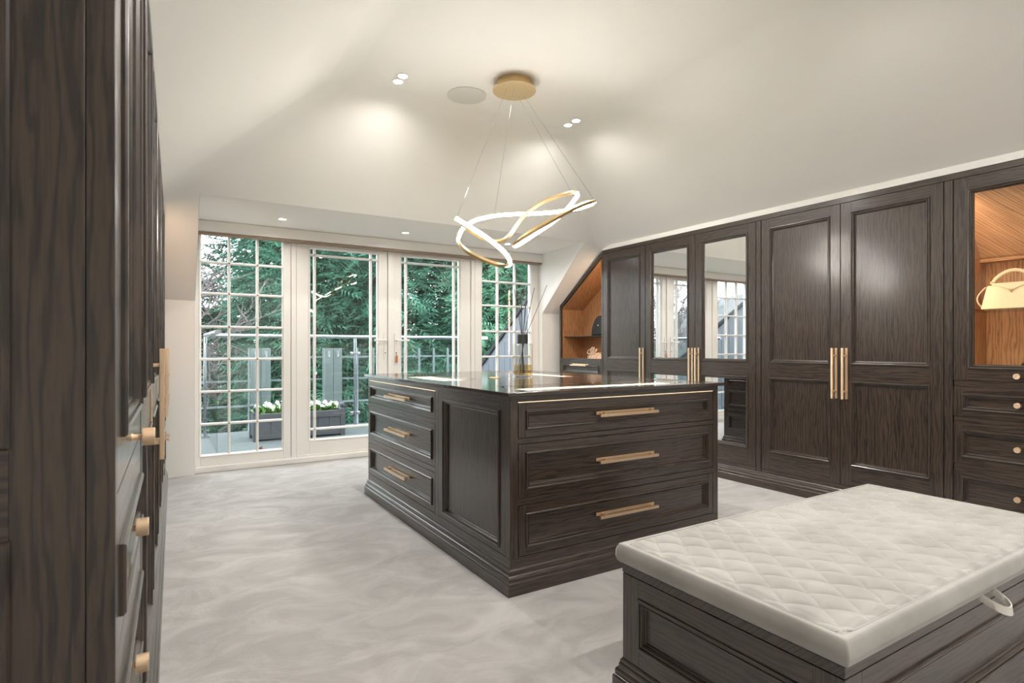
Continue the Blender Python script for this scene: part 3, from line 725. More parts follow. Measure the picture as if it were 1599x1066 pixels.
def cushion():
    x0, x1, y0, y1 = BX0 - 0.012, BX1 + 0.012, BY0 - 0.012, BY1 + 0.012
    W, D = x1 - x0, y1 - y0
    nx, ny = 520, 250
    u = np.linspace(0, 1, nx); v = np.linspace(0, 1, ny)
    X, Y = np.meshgrid(u * W, v * D, indexing='ij')
    ed = np.minimum(np.minimum(X, W - X), np.minimum(Y, D - Y))
    z = np.full_like(X, 0.066)
    # rounded edge
    r = 0.010
    z -= np.where(ed < r, r - np.sqrt(np.maximum(0, r * r - (r - ed) ** 2)), 0)
    # seam next to the border
    z -= 0.0035 * np.exp(-((ed - 0.022) / 0.0035) ** 2)
    ins = np.clip((ed - 0.022) / 0.02, 0, 1)
    sx, sy = 0.108, 0.140
    yy = Y + 0.02
    a = np.abs(np.sin(np.pi * (X / sx + yy / sy))); b = np.abs(np.sin(np.pi * (X / sx - yy / sy)))
    z += ins * (0.0165 * (a ** 0.42) * (b ** 0.42) - 0.006)
    # slight crown of the pad
    z += 0.006 * np.sin(np.pi * X / W) ** 0.5 * np.sin(np.pi * Y / D) ** 0.5
    P = np.stack([X + x0, Y + y0, z + BZ + 0.001], -1).reshape(-1, 3)
    verts = P.tolist(); faces = []
    idx = np.arange(nx * ny).reshape(nx, ny)
    faces = np.stack([idx[:-1, :-1], idx[1:, :-1], idx[1:, 1:], idx[:-1, 1:]], -1).reshape(-1, 4).tolist()
    loop = list(idx[:, 0]) + list(idx[-1, 1:]) + list(idx[-2::-1, -1]) + list(idx[0, -2:0:-1])
    prev = [int(k) for k in loop]; n = len(loop)
    cx_, cy_ = (x0 + x1) / 2, (y0 + y1) / 2
    for dz, o in ((0.045, 0.004), (0.025, 0.005), (0.008, 0.001), (0.001, -0.010)):
        base = len(verts)
        for k in loop:
            p = P[k]
            verts.append((p[0] + o * (1 if p[0] > cx_ else -1) * (abs(p[0] - cx_) > W / 2 - 1e-4), p[1] + o * (1 if p[1] > cy_ else -1) * (abs(p[1] - cy_) > D / 2 - 1e-4), BZ + dz))
        for i in range(n): j = (i + 1) % n; faces.append((prev[i], base + i, base + j, prev[j]))
        prev = list(range(base, base + n))
    faces.append(tuple(prev))
    me = bpy.data.meshes.new('quilted_pad'); me.from_pydata(verts, [], faces); me.materials.append(MATS['velvet'])
    me.polygons.foreach_set('use_smooth', [True] * len(me.polygons)); me.update()
    bm = bmesh.new(); bm.from_mesh(me); bmesh.ops.recalc_face_normals(bm, faces=bm.faces); bm.to_mesh(me); bm.free()
    c = empty('seat_cushion', (0, 0, 0), 0, 'pale grey velvet seat cushion quilted in diamonds, on the bench', 'cushion')
    o = bpy.data.objects.new('quilted_pad', me); COL.objects.link(o); o.parent = c
    q = 0.022
    def loopxy(q, zz): return [(x0 + q, y0 + q, zz), (x1 - q, y0 + q, zz), (x1 - q, y1 - q, zz), (x0 + q, y1 - q, zz)]
    m = MB(); pts = []
    L4 = loopxy(q - 0.004, BZ + 0.0665)
    for i in range(4):
        A_, B_ = Vector(L4[i]), Vector(L4[(i + 1) % 4])
        pts += [tuple(A_.lerp(B_, 0.03)), tuple(A_.lerp(B_, 0.5)), tuple(A_.lerp(B_, 0.97))]
    m.tube(pts, 0.0022, 'velvet', 6, closed=True); m.build('piping', c, smooth=True)
    # pull loop
    pts = []; sx0 = 1.985
    m = MB(); N = 22; b = 0
    for i in range(N):
        t_ = i / (N - 1); an = -0.2 + t_ * (2 * math.pi - 1.2)
        yy = y0 + 0.004 - 0.038 * (1 - math.cos(an * 0.5 + an * 0.5)) * 0.95
        cx2 = sx0 + 0.050 - 0.046 * math.cos(t_ * math.pi) * 0.9
        zz = BZ + 0.006 - 0.030 * math.sin(t_ * math.pi) ** 0.8
        yy = y0 + 0.003 - 0.062 * math.sin(t_ * math.pi) ** 0.75
        wv = 0.012
        m.v += [(cx2, yy + 0.003, zz + wv), (cx2, yy - 0.0, zz - wv), (cx2, yy + 0.004, zz - wv), (cx2, yy + 0.006, zz + wv)]
    for i in range(N - 1):
        for k in range(4):
            k2 = (k + 1) % 4; m.quadf((4 * i + k, 4 * i + k2, 4 * i + 4 + k2, 4 * i + 4 + k), 'strap_fabric')
    m.build('pull_loop', c, smooth=True, label='cream fabric pull loop')
cushion()

# ------------------------------------------------------------------ ceiling lights, speaker, chandelier
def spot(parent, loc, power, size=math.radians(168), blend=0.7, col=(1.0, 0.95, 0.89), aim=None):
    L = bpy.data.lights.new('downlight_lamp', 'SPOT'); L.energy = power; L.spot_size = size; L.spot_blend = blend; L.color = col; L.shadow_soft_size = 0.09 if aim else 0.035
    o = bpy.data.objects.new('lamp', L); COL.objects.link(o); o.location = loc; o.parent = parent
    if aim: o.rotation_euler = Vector(aim).to_track_quat('-Z', 'Y').to_euler()
    return o
def downlight(x, y, z, power, label, r=0.030, aim=None):
    e = empty('downlight', (x, y, z), 0, label, 'downlight', 'recessed downlights')
    MB().lathe([(r * 1.02, -0.0002), (r * 1.45, -0.0006), (r * 1.45, -0.003), (r * 1.05, -0.004), (r * 1.02, -0.0002)], 'white_upvc', 28).build('trim_ring', e, smooth=True)
    MB().lathe([(0.0, -0.0025), (r, -0.0025), (r, -0.001)], 'lamp_disc', 24).build('lens', e, label='glowing lens')
    spot(e, (0, 0, -0.01), power * (0.45 if aim else 1.0), *((math.radians(58), 0.5) if aim else ()), aim=aim)
    return e
for (x, y, lab) in ((1.378, 3.660, 'glowing downlight left of the ceiling speaker, the one nearer the viewer'), (1.378, 3.752, 'glowing downlight left of the ceiling speaker, the one nearer the windows'),
                    (2.842, 3.650, 'glowing downlight right of the chandelier, the one nearer the viewer'), (2.842, 3.757, 'glowing downlight right of the chandelier, the one nearer the windows')):
    downlight(x, y, ZC, DOWNLIGHT_W * 0.6, lab, aim=None)
for i, (x, lab) in enumerate(((0.912, 'small downlight at the left of the window soffit'), (2.071, 'small downlight in the middle of the window soffit'), (3.269, 'small downlight at the right of the window soffit'))):
    downlight(x, 5.43, ZS, SOFFIT_W, lab, 0.030)
for (x, y) in ((1.378, 1.5), (2.70, 1.5), (2.842, 1.60), (2.842, 0.9), (1.378, 0.2), (2.70, 0.2), (2.0, -1.3)):  # unseen downlights added to brighten the room and right wardrobes
    downlight(x, y, ZC, DOWNLIGHT_W * (0.75 if y > 1 else 0.9), 'added fill downlight out of frame %s' % {(1.378, 1.5): 'over the left of the bench', (2.70, 1.5): 'over the right of the bench', (1.378, 0.2): 'above and right of the viewer', (2.70, 0.2): 'far right of the viewer', (2.0, -1.3): 'by the back wall', (2.842, 1.60): 'turned towards the right wardrobes', (2.842, 0.9): 'turned towards the glazed handbag cabinet'}[(x, y)], 0.030, (0.58, 0.32, -1.0) if x == 2.842 else None)
sp = MB().lathe([(0.142, 0.0), (0.142, -0.004), (0.136, -0.006), (0.0, -0.006)], 'grille_white', 48, (0, 0, 0)).build('ceiling_speaker', smooth=True)
sp.location = (1.882, 3.702, ZC); tag(sp, 'round off-white flush ceiling speaker grille beside the chandelier canopy', 'speaker')

# chandelier: one closed twisting ribbon
S_, C_ = math.sin(THETA), math.cos(THETA)
def unproj(px, py, d):
    u = (px - 799.5) / 889.0; v = -(py - 542.0) / 889.0
    return Vector((S_ + u * C_, C_ - u * S_, v)) * d + Vector((0, 0, H))
CH = (2.066, 3.343)
D0 = CH[0] * S_ + CH[1] * C_
ch = empty('chandelier', (CH[0], CH[1], ZC), 0, 'twisting gold ribbon chandelier with glowing edge hanging above the island', 'chandelier')
MB().lathe([(0.122, 0.0), (0.122, -0.045), (0.150, -0.060), (0.150, -0.064), (0.0, -0.064)], 'chandelier_gold', 48).build('canopy', ch, smooth=True, label='round gold ceiling canopy')
# outline points (x, y in a 3.33x view whose corner is at 580,280), distance offset, +1 = lit face to the room's near side
RIB = [(445, 205, -0.12, 1), (500, 240, -0.22, 1), (570, 283, -0.30, 1), (640, 334, -0.36, 1), (697, 385, -0.38, 1), (722, 428, -0.34, 0.6), (704, 449, -0.26, -0.3), (650, 441, -0.22, -1),
       (580, 417, -0.18, -1), (505, 378, -0.12, -1), (462, 338, -0.04, -0.5), (453, 300, 0.06, 0.3), (478, 254, 0.16, 1), (540, 214, 0.28, 1), (640, 190, 0.38, 1), (740, 182, 0.42, 1), (850, 178, 0.40, 1),
       (960, 170, 0.32, 1), (1060, 153, 0.20, 0.8), (1130, 132, 0.06, 0.3), (1158, 116, -0.04, -0.2), (1120, 122, -0.14, -1), (1040, 156, -0.22, -1), (940, 212, -0.30, -1), (840, 268, -0.34, -1), (770, 315, -0.34, -0.6),
       (744, 342, -0.28, 0.4), (775, 333, -0.20, 1), (850, 284, -0.12, 1), (940, 224, -0.04, 1), (1010, 162, 0.02, 1), (1056, 104, 0.08, 0.8), (1072, 76, 0.14, 0.0), (1040, 70, 0.20, -0.8), (960, 90, 0.24, -0.9), (880, 124, 0.24, -0.8),
       (800, 184, 0.20, -0.7), (752, 244, 0.16, -0.7), (720, 290, 0.13, -0.8), (680, 318, 0.10, -1), (630, 322, 0.07, -1), (560, 294, 0.03, -1), (500, 254, -0.02, -1), (458, 214, -0.06, -0.4)]
ctrl = [(unproj(580 + x / 3.33, 280 + y / 3.33, D0 + d * 0.9), f) for x, y, d, f in RIB]
def catmull(P, k):
    out = []; n = len(P)
    for i in range(n):
        p0, p1, p2, p3 = P[i - 1], P[i], P[(i + 1) % n], P[(i + 2) % n]
        for j in range(k):
            t = j / k; t2, t3 = t * t, t * t * t
            out.append(0.5 * ((2 * p1) + (-p0 + p2) * t + (2 * p0 - 5 * p1 + 4 * p2 - p3) * t2 + (-p0 + 3 * p1 - 3 * p2 + p3) * t3))
    return out
pts = catmull([c_[0] for c_ in ctrl], 6)
fac = [x[0] for x in catmull([Vector((c_[1], 0, 0)) for c_ in ctrl], 6)]
N = len(pts); org = Vector((CH[0], CH[1], ZC))
gold, led = MB(), MB()
tocam0 = Vector((-S_, -C_, -0.15)).normalized()
hw, th_ = 0.0135, 0.010
for i, p_ in enumerate(pts):
    t = (pts[(i + 1) % N] - pts[i - 1]).normalized()
    vert = Vector((0, 0, 1)); vert = (vert - t * vert.dot(t))
    c_ = tocam0 - t * tocam0.dot(t); c_.normalize()
    q_ = t.cross(c_).normalized()
    if q_.z > 0: q_ = -q_
    ang = (1 - max(-1, min(1, fac[i]))) * math.radians(62)
    n_ = (c_ * math.cos(ang) + q_ * math.sin(ang)).normalized()
    b_ = t.cross(n_).normalized()
    o_ = p_ - org
    gold.v += [tuple(o_ + b_ * hw + n_ * th_), tuple(o_ + b_ * hw - n_ * th_), tuple(o_ - b_ * hw - n_ * th_), tuple(o_ - b_ * hw + n_ * th_), tuple(o_ - b_ * (hw - 0.003) + n_ * (th_ - 0.004)), tuple(o_ + b_ * (hw - 0.003) + n_ * (th_ - 0.004))]
    led.v += [tuple(o_ + b_ * (hw - 0.003) + n_ * (th_ - 0.001)), tuple(o_ - b_ * (hw - 0.003) + n_ * (th_ - 0.001)), tuple(o_ - b_ * (hw - 0.003) + n_ * (th_ - 0.0035)), tuple(o_ + b_ * (hw - 0.003) + n_ * (th_ - 0.0035))]
for i in range(N):
    i2 = (i + 1) % N
    for k in range(6): gold.quadf((6 * i + k, 6 * i + (k + 1) % 6, 6 * i2 + (k + 1) % 6, 6 * i2 + k), 'chandelier_gold')
    for k in range(4): led.quadf((4 * i + k, 4 * i + (k + 1) % 4, 4 * i2 + (k + 1) % 4, 4 * i2 + k), 'led_white')
gold.build('ribbon', ch, smooth=True, label='curving gold metal ribbon'); led.build('led_strip', ch, smooth=True, label='glowing white strip along the ribbon')
for (a, b_) in (((-0.07, -0.02), 0), ((-0.04, -0.06), 14), ((0.06, 0.05), 31), ((0.085, 0.02), 20)):
    q_ = ctrl[b_][0] - org
    MB().tube([(a[0], a[1], -0.062), (q_.x, q_.y, q_.z + 0.012)], 0.0011, 'chrome', 5).build('cable', ch, label='thin suspension cable')

# ------------------------------------------------------------------ things in the cabinets
def to_world(e, p): 
    return Matrix.Translation(e.location) @ Matrix.Rotation(e.rotation_euler.z, 4, 'Z') @ Vector(p)
def handbag():
    p = to_world(disp_R, (0.235, 0.20, 1.3825))
    e = empty('handbag', p, disp_R.rotation_euler.z, 'cream leather handbag with curved top handle on the glass shelf', 'handbag')
    m = MB(); n = 2
    a, b_, h_ = 0.150, 0.125, 0.150
    m.v += [(-a, -0.055, 0), (a, -0.055, 0), (a, 0.055, 0), (-a, 0.055, 0), (-b_, -0.030, h_), (b_, -0.030, h_), (b_, 0.030, h_), (-b_, 0.030, h_)]
    for q in ((0, 3, 2, 1), (4, 5, 6, 7), (0, 1, 5, 4), (1, 2, 6, 5), (2, 3, 7, 6), (3, 0, 4, 7)): m.quadf(q, 'cream_leather')
    m.build('bag_body', e, bevel=0.010, seg=3)
    m = MB(); m.prism([(-0.075, -0.040, h_ + 0.008), (0.075, -0.040, h_ + 0.008), (0.070, -0.040, h_ - 0.005), (0.030, -0.043, h_ - 0.022), (0.0, -0.044, h_ - 0.040), (-0.030, -0.043, h_ - 0.022), (-0.070, -0.040, h_ - 0.005)], (0, 0.012, 0), 'cream_leather')
    m.box(-0.100, 0.100, -0.030, 0.030, h_ - 0.002, h_ + 0.012, 'cream_leather'); m.build('flap', e, bevel=0.003)
    MB().prism([(-0.012, -0.047, h_ - 0.030), (0.012, -0.047, h_ - 0.030), (0.0, -0.047, h_ - 0.052)], (0, 0.01, 0), 'chandelier_gold').build('clasp', e, label='small gold clasp')
    hp = [(-0.105 + 0.21 * t, -0.005, h_ + 0.012 + 0.075 * math.sin(math.pi * t) ** 0.7) for t in np.linspace(0, 1, 17)]
    MB().tube(hp, 0.0105, 'cream_leather', 10).build('carry_handle', e, smooth=True)
    for s in (-1, 1): MB().lathe([(0.014, -0.006), (0.014, 0.008), (0.008, 0.014)], 'chandelier_gold', 14, (s * 0.105, -0.005, h_ + 0.014)).build('handle_ring', e, smooth=True, label='gold handle fixing')
    sp_ = [(-0.135 - 0.045 * math.sin(math.pi * t), -0.010, h_ * 0.95 - t * 0.145) for t in np.linspace(0, 1, 13)]
    MB().tube(sp_, 0.004, 'cream_leather', 6).build('shoulder_strap', e, smooth=True)
handbag()
def black_boot():
    p = to_world(disp_R, (0.36, 0.21, 0.984))
    e = empty('black_boot', p, disp_R.rotation_euler.z + 0.2, 'black leather ankle boot at the bottom of the lit display cabinet', 'boot')
    m = MB(); rows = []
    prof = [(0.0, 0.0, 0.105, 0.042), (0.0, 0.03, 0.105, 0.044), (0.012, 0.06, 0.095, 0.042), (0.035, 0.09, 0.070, 0.040), (0.050, 0.12, 0.052, 0.038), (0.055, 0.18, 0.050, 0.040), (0.055, 0.23, 0.054, 0.044)]
    n = 16
    for cx_, z, rx, ry in prof:
        for k in range(n):
            a = 2 * math.pi * k / n; m.v.append((cx_ + rx * math.cos(a), ry * math.sin(a), z + 0.012))
    for i in range(len(prof) - 1):
        for k in range(n): k2 = (k + 1) % n; m.quadf((i * n + k, i * n + k2, i * n + n + k2, i * n + n + k), 'black_leather')
    m.quadf(list(range(n))[::-1], 'black_leather'); m.build('upper', e, smooth=True)
    MB().box(0.045, 0.100, -0.030, 0.030, 0.0, 0.018, 'black_leather').build('heel', e, bevel=0.004)
    MB().box(-0.10, 0.045, -0.036, 0.036, 0.006, 0.016, 'black_leather').build('sole', e, bevel=0.004)
black_boot()
def hat():
    p = to_world(wedge_R, (0.62, 0.17, 1.2845))
    e = empty('black_bag', p, wedge_R.rotation_euler.z, 'black domed leather bag on the dark upper shelf of the angled unit', 'bag')
    m = MB(); n = 20
    out = [(0.150 * math.cos(a), 0.235 * math.sin(a)) for a in np.linspace(0, math.pi, 21)]
    out = [(x * 1.05, z) for x, z in out]
    m.prism([(x, -0.055, z) for x, z in out], (0, 0.11, 0), 'black_leather'); m.build('bag_body', e, bevel=0.018, seg=3, smooth=True)
    m = MB(); m.tube([(x * 1.01, 0.0, z + 0.004) for x, z in out[1:-1]], 0.004, 'black_leather', 6); m.build('zip', e, smooth=True)
    MB().lathe([(0.008, 0), (0.008, 0.006), (0.004, 0.008)], 'chandelier_gold', 12, (-0.02, -0.056, 0.12), 'y').build('stud', e, smooth=True, label='small gold stud')
hat()
def shoe():
    p = to_world(wedge_R, (0.495, 0.15, 1.0005))
    e = empty('strappy_shoe', p, wedge_R.rotation_euler.z, 'beige strappy shoe with bow laces at the bottom of the angled shelf unit', 'shoe')
    m = MB(); n = 18; prof = [(0.0, 0.125, 0.048), (0.020, 0.128, 0.050), (0.045, 0.110, 0.045), (0.070, 0.085, 0.035), (0.085, 0.055, 0.022)]
    for z, rx, ry in prof:
        for k in range(n):
            a = 2 * math.pi * k / n; m.v.append((rx * math.cos(a) + z * 0.3, ry * math.sin(a), z))
    for i in range(len(prof) - 1):
        for k in range(n): k2 = (k + 1) % n; m.quadf((i * n + k, i * n + k2, i * n + n + k2, i * n + n + k), 'beige_suede')
    m.quadf(range(4 * n, 5 * n), 'beige_suede'); m.quadf(list(range(n))[::-1], 'beige_suede'); m.build('upper', e, smooth=True)
    for k, (a, L, hgt) in enumerate(((0.3, 0.075, 0.05), (2.8, 0.085, 0.045), (1.2, 0.06, 0.08), (2.0, 0.05, 0.085))):
        pp = [(0.02 + L * math.cos(a) * math.sin(math.pi * t) + 0.02 * math.sin(2 * math.pi * t), -0.045 - 0.012 * math.sin(math.pi * t), 0.075 + hgt * math.sin(math.pi * t) * (0.8 + 0.2 * math.cos(6 * t)) + 0.025 * math.sin(2 * math.pi * t)) for t in np.linspace(0, 1, 15)]
        MB().tube(pp, 0.0055, 'beige_suede', 6).build('lace_loop', e, smooth=True)
    for k in range(4):
        x = -0.08 + 0.05 * k
        MB().tube([(x, -0.047, 0.01), (x + 0.02, -0.05, 0.05), (x + 0.04, -0.03, 0.078), (x + 0.05, 0.0, 0.085)], 0.0045, 'beige_suede', 6).build('strap', e, smooth=True)
shoe()

# ------------------------------------------------------------------ balcony
deck = empty('deck', (0, 0, 0), 0, 'weathered grey-green timber balcony deck outside the glazed doors', 'deck', kind='structure')
pm = None
for k in range(18):
    y0 = 6.03 + k * 0.142
    if pm is None:
        o = MB().box(-0.55, 4.75, 0.0, 0.136, -0.03, -0.001, 'deck_board').build('plank', deck, bevel=0.003); pm = o.data
    else:
        o = bpy.data.objects.new('plank', pm); COL.objects.link(o); o.parent = deck
    o.location = (0, y0, 0)
for k, (x, y, r) in enumerate(((0.62, 6.85, 0.3), (0.95, 7.0, 1.2), (0.86, 6.42, 2.0))):
    m = MB(); n = 9
    m.poly([(0.045 * math.cos(a) * (1 if i % 2 else 0.6), 0.032 * math.sin(a) * (1 if i % 2 else 0.6), 0.006 + 0.012 * math.cos(2 * a)) for i, a in enumerate(np.linspace(0, 2 * math.pi, n, endpoint=False))], 'red_leaf')
    o = m.build('fallen_leaf'); o.location = (x, y, 0.004); o.rotation_euler = (0, 0, r)
    tag(o, ['dark fallen leaf on the deck by the balustrade post', 'dark fallen leaf on the deck before the planter', 'red fallen leaf on the deck close to the window'][k], 'leaf', 'fallen leaves')
BALY = 8.22
bal = empty('glass_balustrade', (0, BALY, 0), 0, 'chrome and glass balustrade along the far edge of the balcony', 'balustrade')
RZ = 1.300
MB().tube([(0.456, 0, RZ), (4.55, 0, RZ)], 0.026, 'chrome', 14).build('handrail', bal, smooth=True, label='round chrome handrail')
MB().tube([(0.456, 0, RZ), (0.456, -1.9, RZ)], 0.026, 'chrome', 14).build('handrail', bal, smooth=True, label='round chrome handrail')
posts = [0.456, 2.37, 4.28]
for x in posts:
    m = MB(); m.tube([(x, 0, 0), (x, 0, RZ - 0.02)], 0.022, 'chrome', 14); m.lathe([(0.06, 0.0), (0.06, 0.012), (0.03, 0.016)], 'chrome', 18, (x, 0, 0)); m.build('post', bal, smooth=True)
    for z in (0.20, 1.06):
        for s in (-1, 1):
            if x == posts[0] and s < 0: continue
            MB().box(min(x + s * 0.02, x + s * 0.075), max(x + s * 0.02, x + s * 0.075), -0.014, 0.014, z - 0.024, z + 0.024, 'chrome').build('clamp', bal, bevel=0.01, seg=3)
for a, b_ in zip(posts[:-1], posts[1:]): MB().box(a + 0.055, b_ - 0.055, -0.005, 0.005, 0.10, 1.20, 'rail_glass').build('glass_panel', bal, label='clear glass infill')
MB().box(0.451, 0.461, -1.85, -0.055, 0.10, 1.20, 'rail_glass').build('glass_panel', bal, label='clear glass infill')

# planter with pansies
PX0, PX1, PY0, PY1 = 0.93, 2.04, 7.53, 7.92
pl = empty('planter_box', (0, 0, 0), 0, 'grey painted timber planter with ball finials on the balcony', 'planter')
plx = lambda x: x
m = MB(); 
m.box(PX0 + 0.03, PX1 - 0.03, PY1 - 0.03, PY1 - 0.01, 0.05, 0.33, 'grey_paint'); m.box(PX0 + 0.03, PX1 - 0.03, PY0 + 0.03, PY1 - 0.02, 0.05, 0.07, 'grey_paint'); m.box(PX0 + 0.01, PX0 + 0.03, PY0 + 0.03, PY1 - 0.03, 0.05, 0.33, 'grey_paint'); m.box(PX1 - 0.03, PX1 - 0.01, PY0 + 0.03, PY1 - 0.03, 0.05, 0.33, 'grey_paint')
m.build('box_sides', pl)
nb = 7; wb = (PX1 - PX0 - 0.12) / nb
for k in range(nb): MB().box(PX0 + 0.06 + k * wb + 0.002, PX0 + 0.06 + (k + 1) * wb - 0.002, PY0 + 0.012, PY0 + 0.03, 0.06, 0.25, 'grey_paint').build('board', pl, bevel=0.002)
MB().box(PX0 + 0.05, PX1 - 0.05, PY0 + 0.004, PY0 + 0.03, 0.25, 0.33, 'grey_paint').build('top_rail', pl, bevel=0.003)
MB().box(PX0 + 0.05, PX1 - 0.05, PY0 + 0.004, PY0 + 0.03, 0.02, 0.07, 'grey_paint').build('bottom_rail', pl, bevel=0.003)
for x in (PX0, PX1 - 0.06):
    for y in (PY0, PY1 - 0.06):
        q_ = MB().box(x, x + 0.06, y, y + 0.06, 0.0, 0.345, 'grey_paint').build('corner_post', pl, bevel=0.003)
        MB().lathe([(0.018, 0.345), (0.014, 0.358), (0.026, 0.372), (0.033, 0.392), (0.026, 0.414), (0.010, 0.424), (0.0, 0.425)], 'grey_paint', 16, (x + 0.03, y + 0.03, 0)).build('ball_finial', q_, smooth=True)
MB().box(PX0 + 0.03, PX1 - 0.03, PY0 + 0.03, PY1 - 0.03, 0.26, 0.30, 'bark').build('soil', pl, label='dark potting soil')

def make_flower_mesh():
    m = MB(); n = 5
    for k in range(n):
        a = 2 * math.pi * k / n + 0.3
        c, s = math.cos(a), math.sin(a)
        m.poly([(0.004 * c, 0.004 * s, 0.0), (0.020 * math.cos(a - 0.55), 0.020 * math.sin(a - 0.55), 0.005), (0.030 * c, 0.030 * s, 0.004), (0.020 * math.cos(a + 0.55), 0.020 * math.sin(a + 0.55), 0.005)], 'petal')
    m.lathe([(0.006, 0.004), (0.004, 0.008), (0, 0.009)], 'petal_eye', 8)
    return m.mesh('flower')
def make_leaf_clump(seed, R):
    r = random.Random(seed); m = MB()
    for k in range(60):
        a = r.uniform(0, 6.28); e0 = r.uniform(0.2, 1.25); L = r.uniform(0.06, 0.12)
        o = Vector((r.uniform(-R, R), r.uniform(-R * .8, R * .8), r.uniform(0, 0.05)))
        d = Vector((math.cos(a) * math.cos(e0), math.sin(a) * math.cos(e0), math.sin(e0))); s = d.cross(Vector((0, 0, 1))).normalized() * L * 0.25
        m.poly([o, o + d * L * 0.5 + s, o + d * L, o + d * L * 0.5 - s], 'leaf')
    return m.mesh('foliage')
fm = make_flower_mesh()
for k, x in enumerate((1.08, 1.27, 1.46, 1.66, 1.86)):
    e = empty('pansy_plant', (x, 7.72, 0.30), 0, ['pansy plant with small white flowers at the left end of the grey planter', 'pansy plant second from the left in the grey planter', 'pansy plant in the middle of the grey planter', 'white pansy plant second from the right in the grey planter', 'white pansy plant at the right end of the grey planter'][k], 'plant', 'pansies in the planter')
    o = bpy.data.objects.new('foliage', make_leaf_clump(k, 0.10)); COL.objects.link(o); o.parent = e
    r = random.Random(50 + k)
    for j in range(13 if k > 2 else 6):
        f = bpy.data.objects.new('flower', fm); COL.objects.link(f); f.parent = e
        f.location = (r.uniform(-0.11, 0.11), r.uniform(-0.10, 0.08), r.uniform(0.06, 0.15)); f.rotation_euler = (r.uniform(0.5, 1.3), r.uniform(-0.4, 0.4), r.uniform(-0.8, 0.8))
        f.scale = (1.15,) * 3

# pairs of grey boards with hooks and a trellis beyond the balustrade
for k, x in enumerate((1.01, 1.98)):
    e = empty('board_screen', (x, 8.40, 0), 0, ['pair of tall grey boards behind the left end of the planter', 'pair of tall grey boards with metal hooks behind the white flowers'][k], 'board screen', 'grey board screens')
    for j in range(2):
        b_ = MB().box(j * 0.128, j * 0.128 + 0.122, 0, 0.022, 0.0, 1.135, 'grey_weathered').build('board', e, bevel=0.004)
        xx = j * 0.128 + 0.06
        MB().tube([(xx - 0.012, -0.004, 1.10), (xx - 0.012, -0.012, 1.02), (xx, -0.016, 1.008), (xx + 0.012, -0.012, 1.02), (xx + 0.012, -0.004, 1.10)], 0.004, 'chrome', 6).build('hook', b_, smooth=True)
tl = empty('garden_trellis', (0, 9.0, 0), 0, 'pale grey post and rail trellis standing beyond the balcony balustrade', 'trellis')
xs_ = np.arange(0.53, 4.3, 0.263)
for x in xs_: MB().box(x - 0.013, x + 0.013, 0, 0.03, -3.0, 1.14, 'trellis_grey').build('trellis_post', tl)
for z in (1.00, 0.66, 0.30): MB().box(0.2, 4.6, 0.03, 0.05, z - 0.014, z + 0.014, 'trellis_grey').build('trellis_rail', tl)

def side_parapet(name, x0, x1, label):
    e = empty(name, (0, 0, 0), 0, label, 'parapet wall')
    pts = [(x0, 6.05, -0.6), (x0, 6.05, 2.18), (x0, 8.6, 0.37), (x0, 8.6, -0.6)]
    MB().prism(pts, (x1 - x0, 0, 0), 'grey_cladding').build('clad_wall', e)
    nrm = Vector((0, 1.81, 2.55)).normalized()
    a, b_ = Vector((x0 - 0.03, 6.03, 2.18)), Vector((x0 - 0.03, 8.62, 0.355))
    MB().prism([a, b_, b_ + nrm * 0.05, a + nrm * 0.05], (x1 - x0 + 0.06, 0, 0), 'dark_coping').build('coping', e, label='dark sloping coping')
    for k in range(16):
        y = 6.10 + k * 0.16; zt = 2.18 - (y - 6.05) * 1.81 / 2.55 - 0.03
        for xx in (x0 - 0.008, x1): MB().box(xx, xx + 0.008, y, y + 0.15, -0.5, zt - 0.09, 'grey_cladding').build('cladding_board', e)
side_parapet('sloping_parapet', 4.30, 4.62, 'grey clad parapet with dark sloping coping right of the balcony')
side_parapet('sloping_parapet', -0.62, -0.30, 'grey clad parapet with dark sloping coping left of the balcony')

# grey gabled outbuilding to the left, seen in the mirrored doors
def gable_house():
    e = empty('gabled_outbuilding', (-7.6, 11.5, -3.2), 0.5, 'grey clad gabled outbuilding reflected in the wardrobe mirrors', 'building')
    MB().prism([(-2.2, 0, 0), (2.2, 0, 0), (2.2, 0, 4.2), (0, 0, 6.0), (-2.2, 0, 4.2)], (0, 5, 0), 'grey_cladding').build('walls', e)
    for s in (-1, 1):
        MB().prism([(s * 2.5, -0.25, 3.95), (0, -0.25, 6.0), (0, -0.25, 6.12), (s * 2.5, -0.25, 4.07)], (0, 5.5, 0), 'dark_coping').build('roof_slope', e)
    for k in range(26):
        x = -2.18 + k * 0.168; zt = 4.2 + (2.2 - abs(x + 0.08)) * 1.8 / 2.2 - 0.12
        MB().box(x, x + 0.155, -0.02, 0, 0, zt, 'grey_cladding').build('cladding_board', e)
    MB().box(-0.5, 0.5, -0.03, 0.0, 2.6, 3.8, 'white_upvc').build('window', e, bevel=0.004)
    return e
gable_house()

# ------------------------------------------------------------------ garden
g = MB().box(-60, 60, 9.6, 70, -3.4, -3.2, 'grass').build('ground'); struct(g, 'garden lawn far below the balcony', 'lawn')

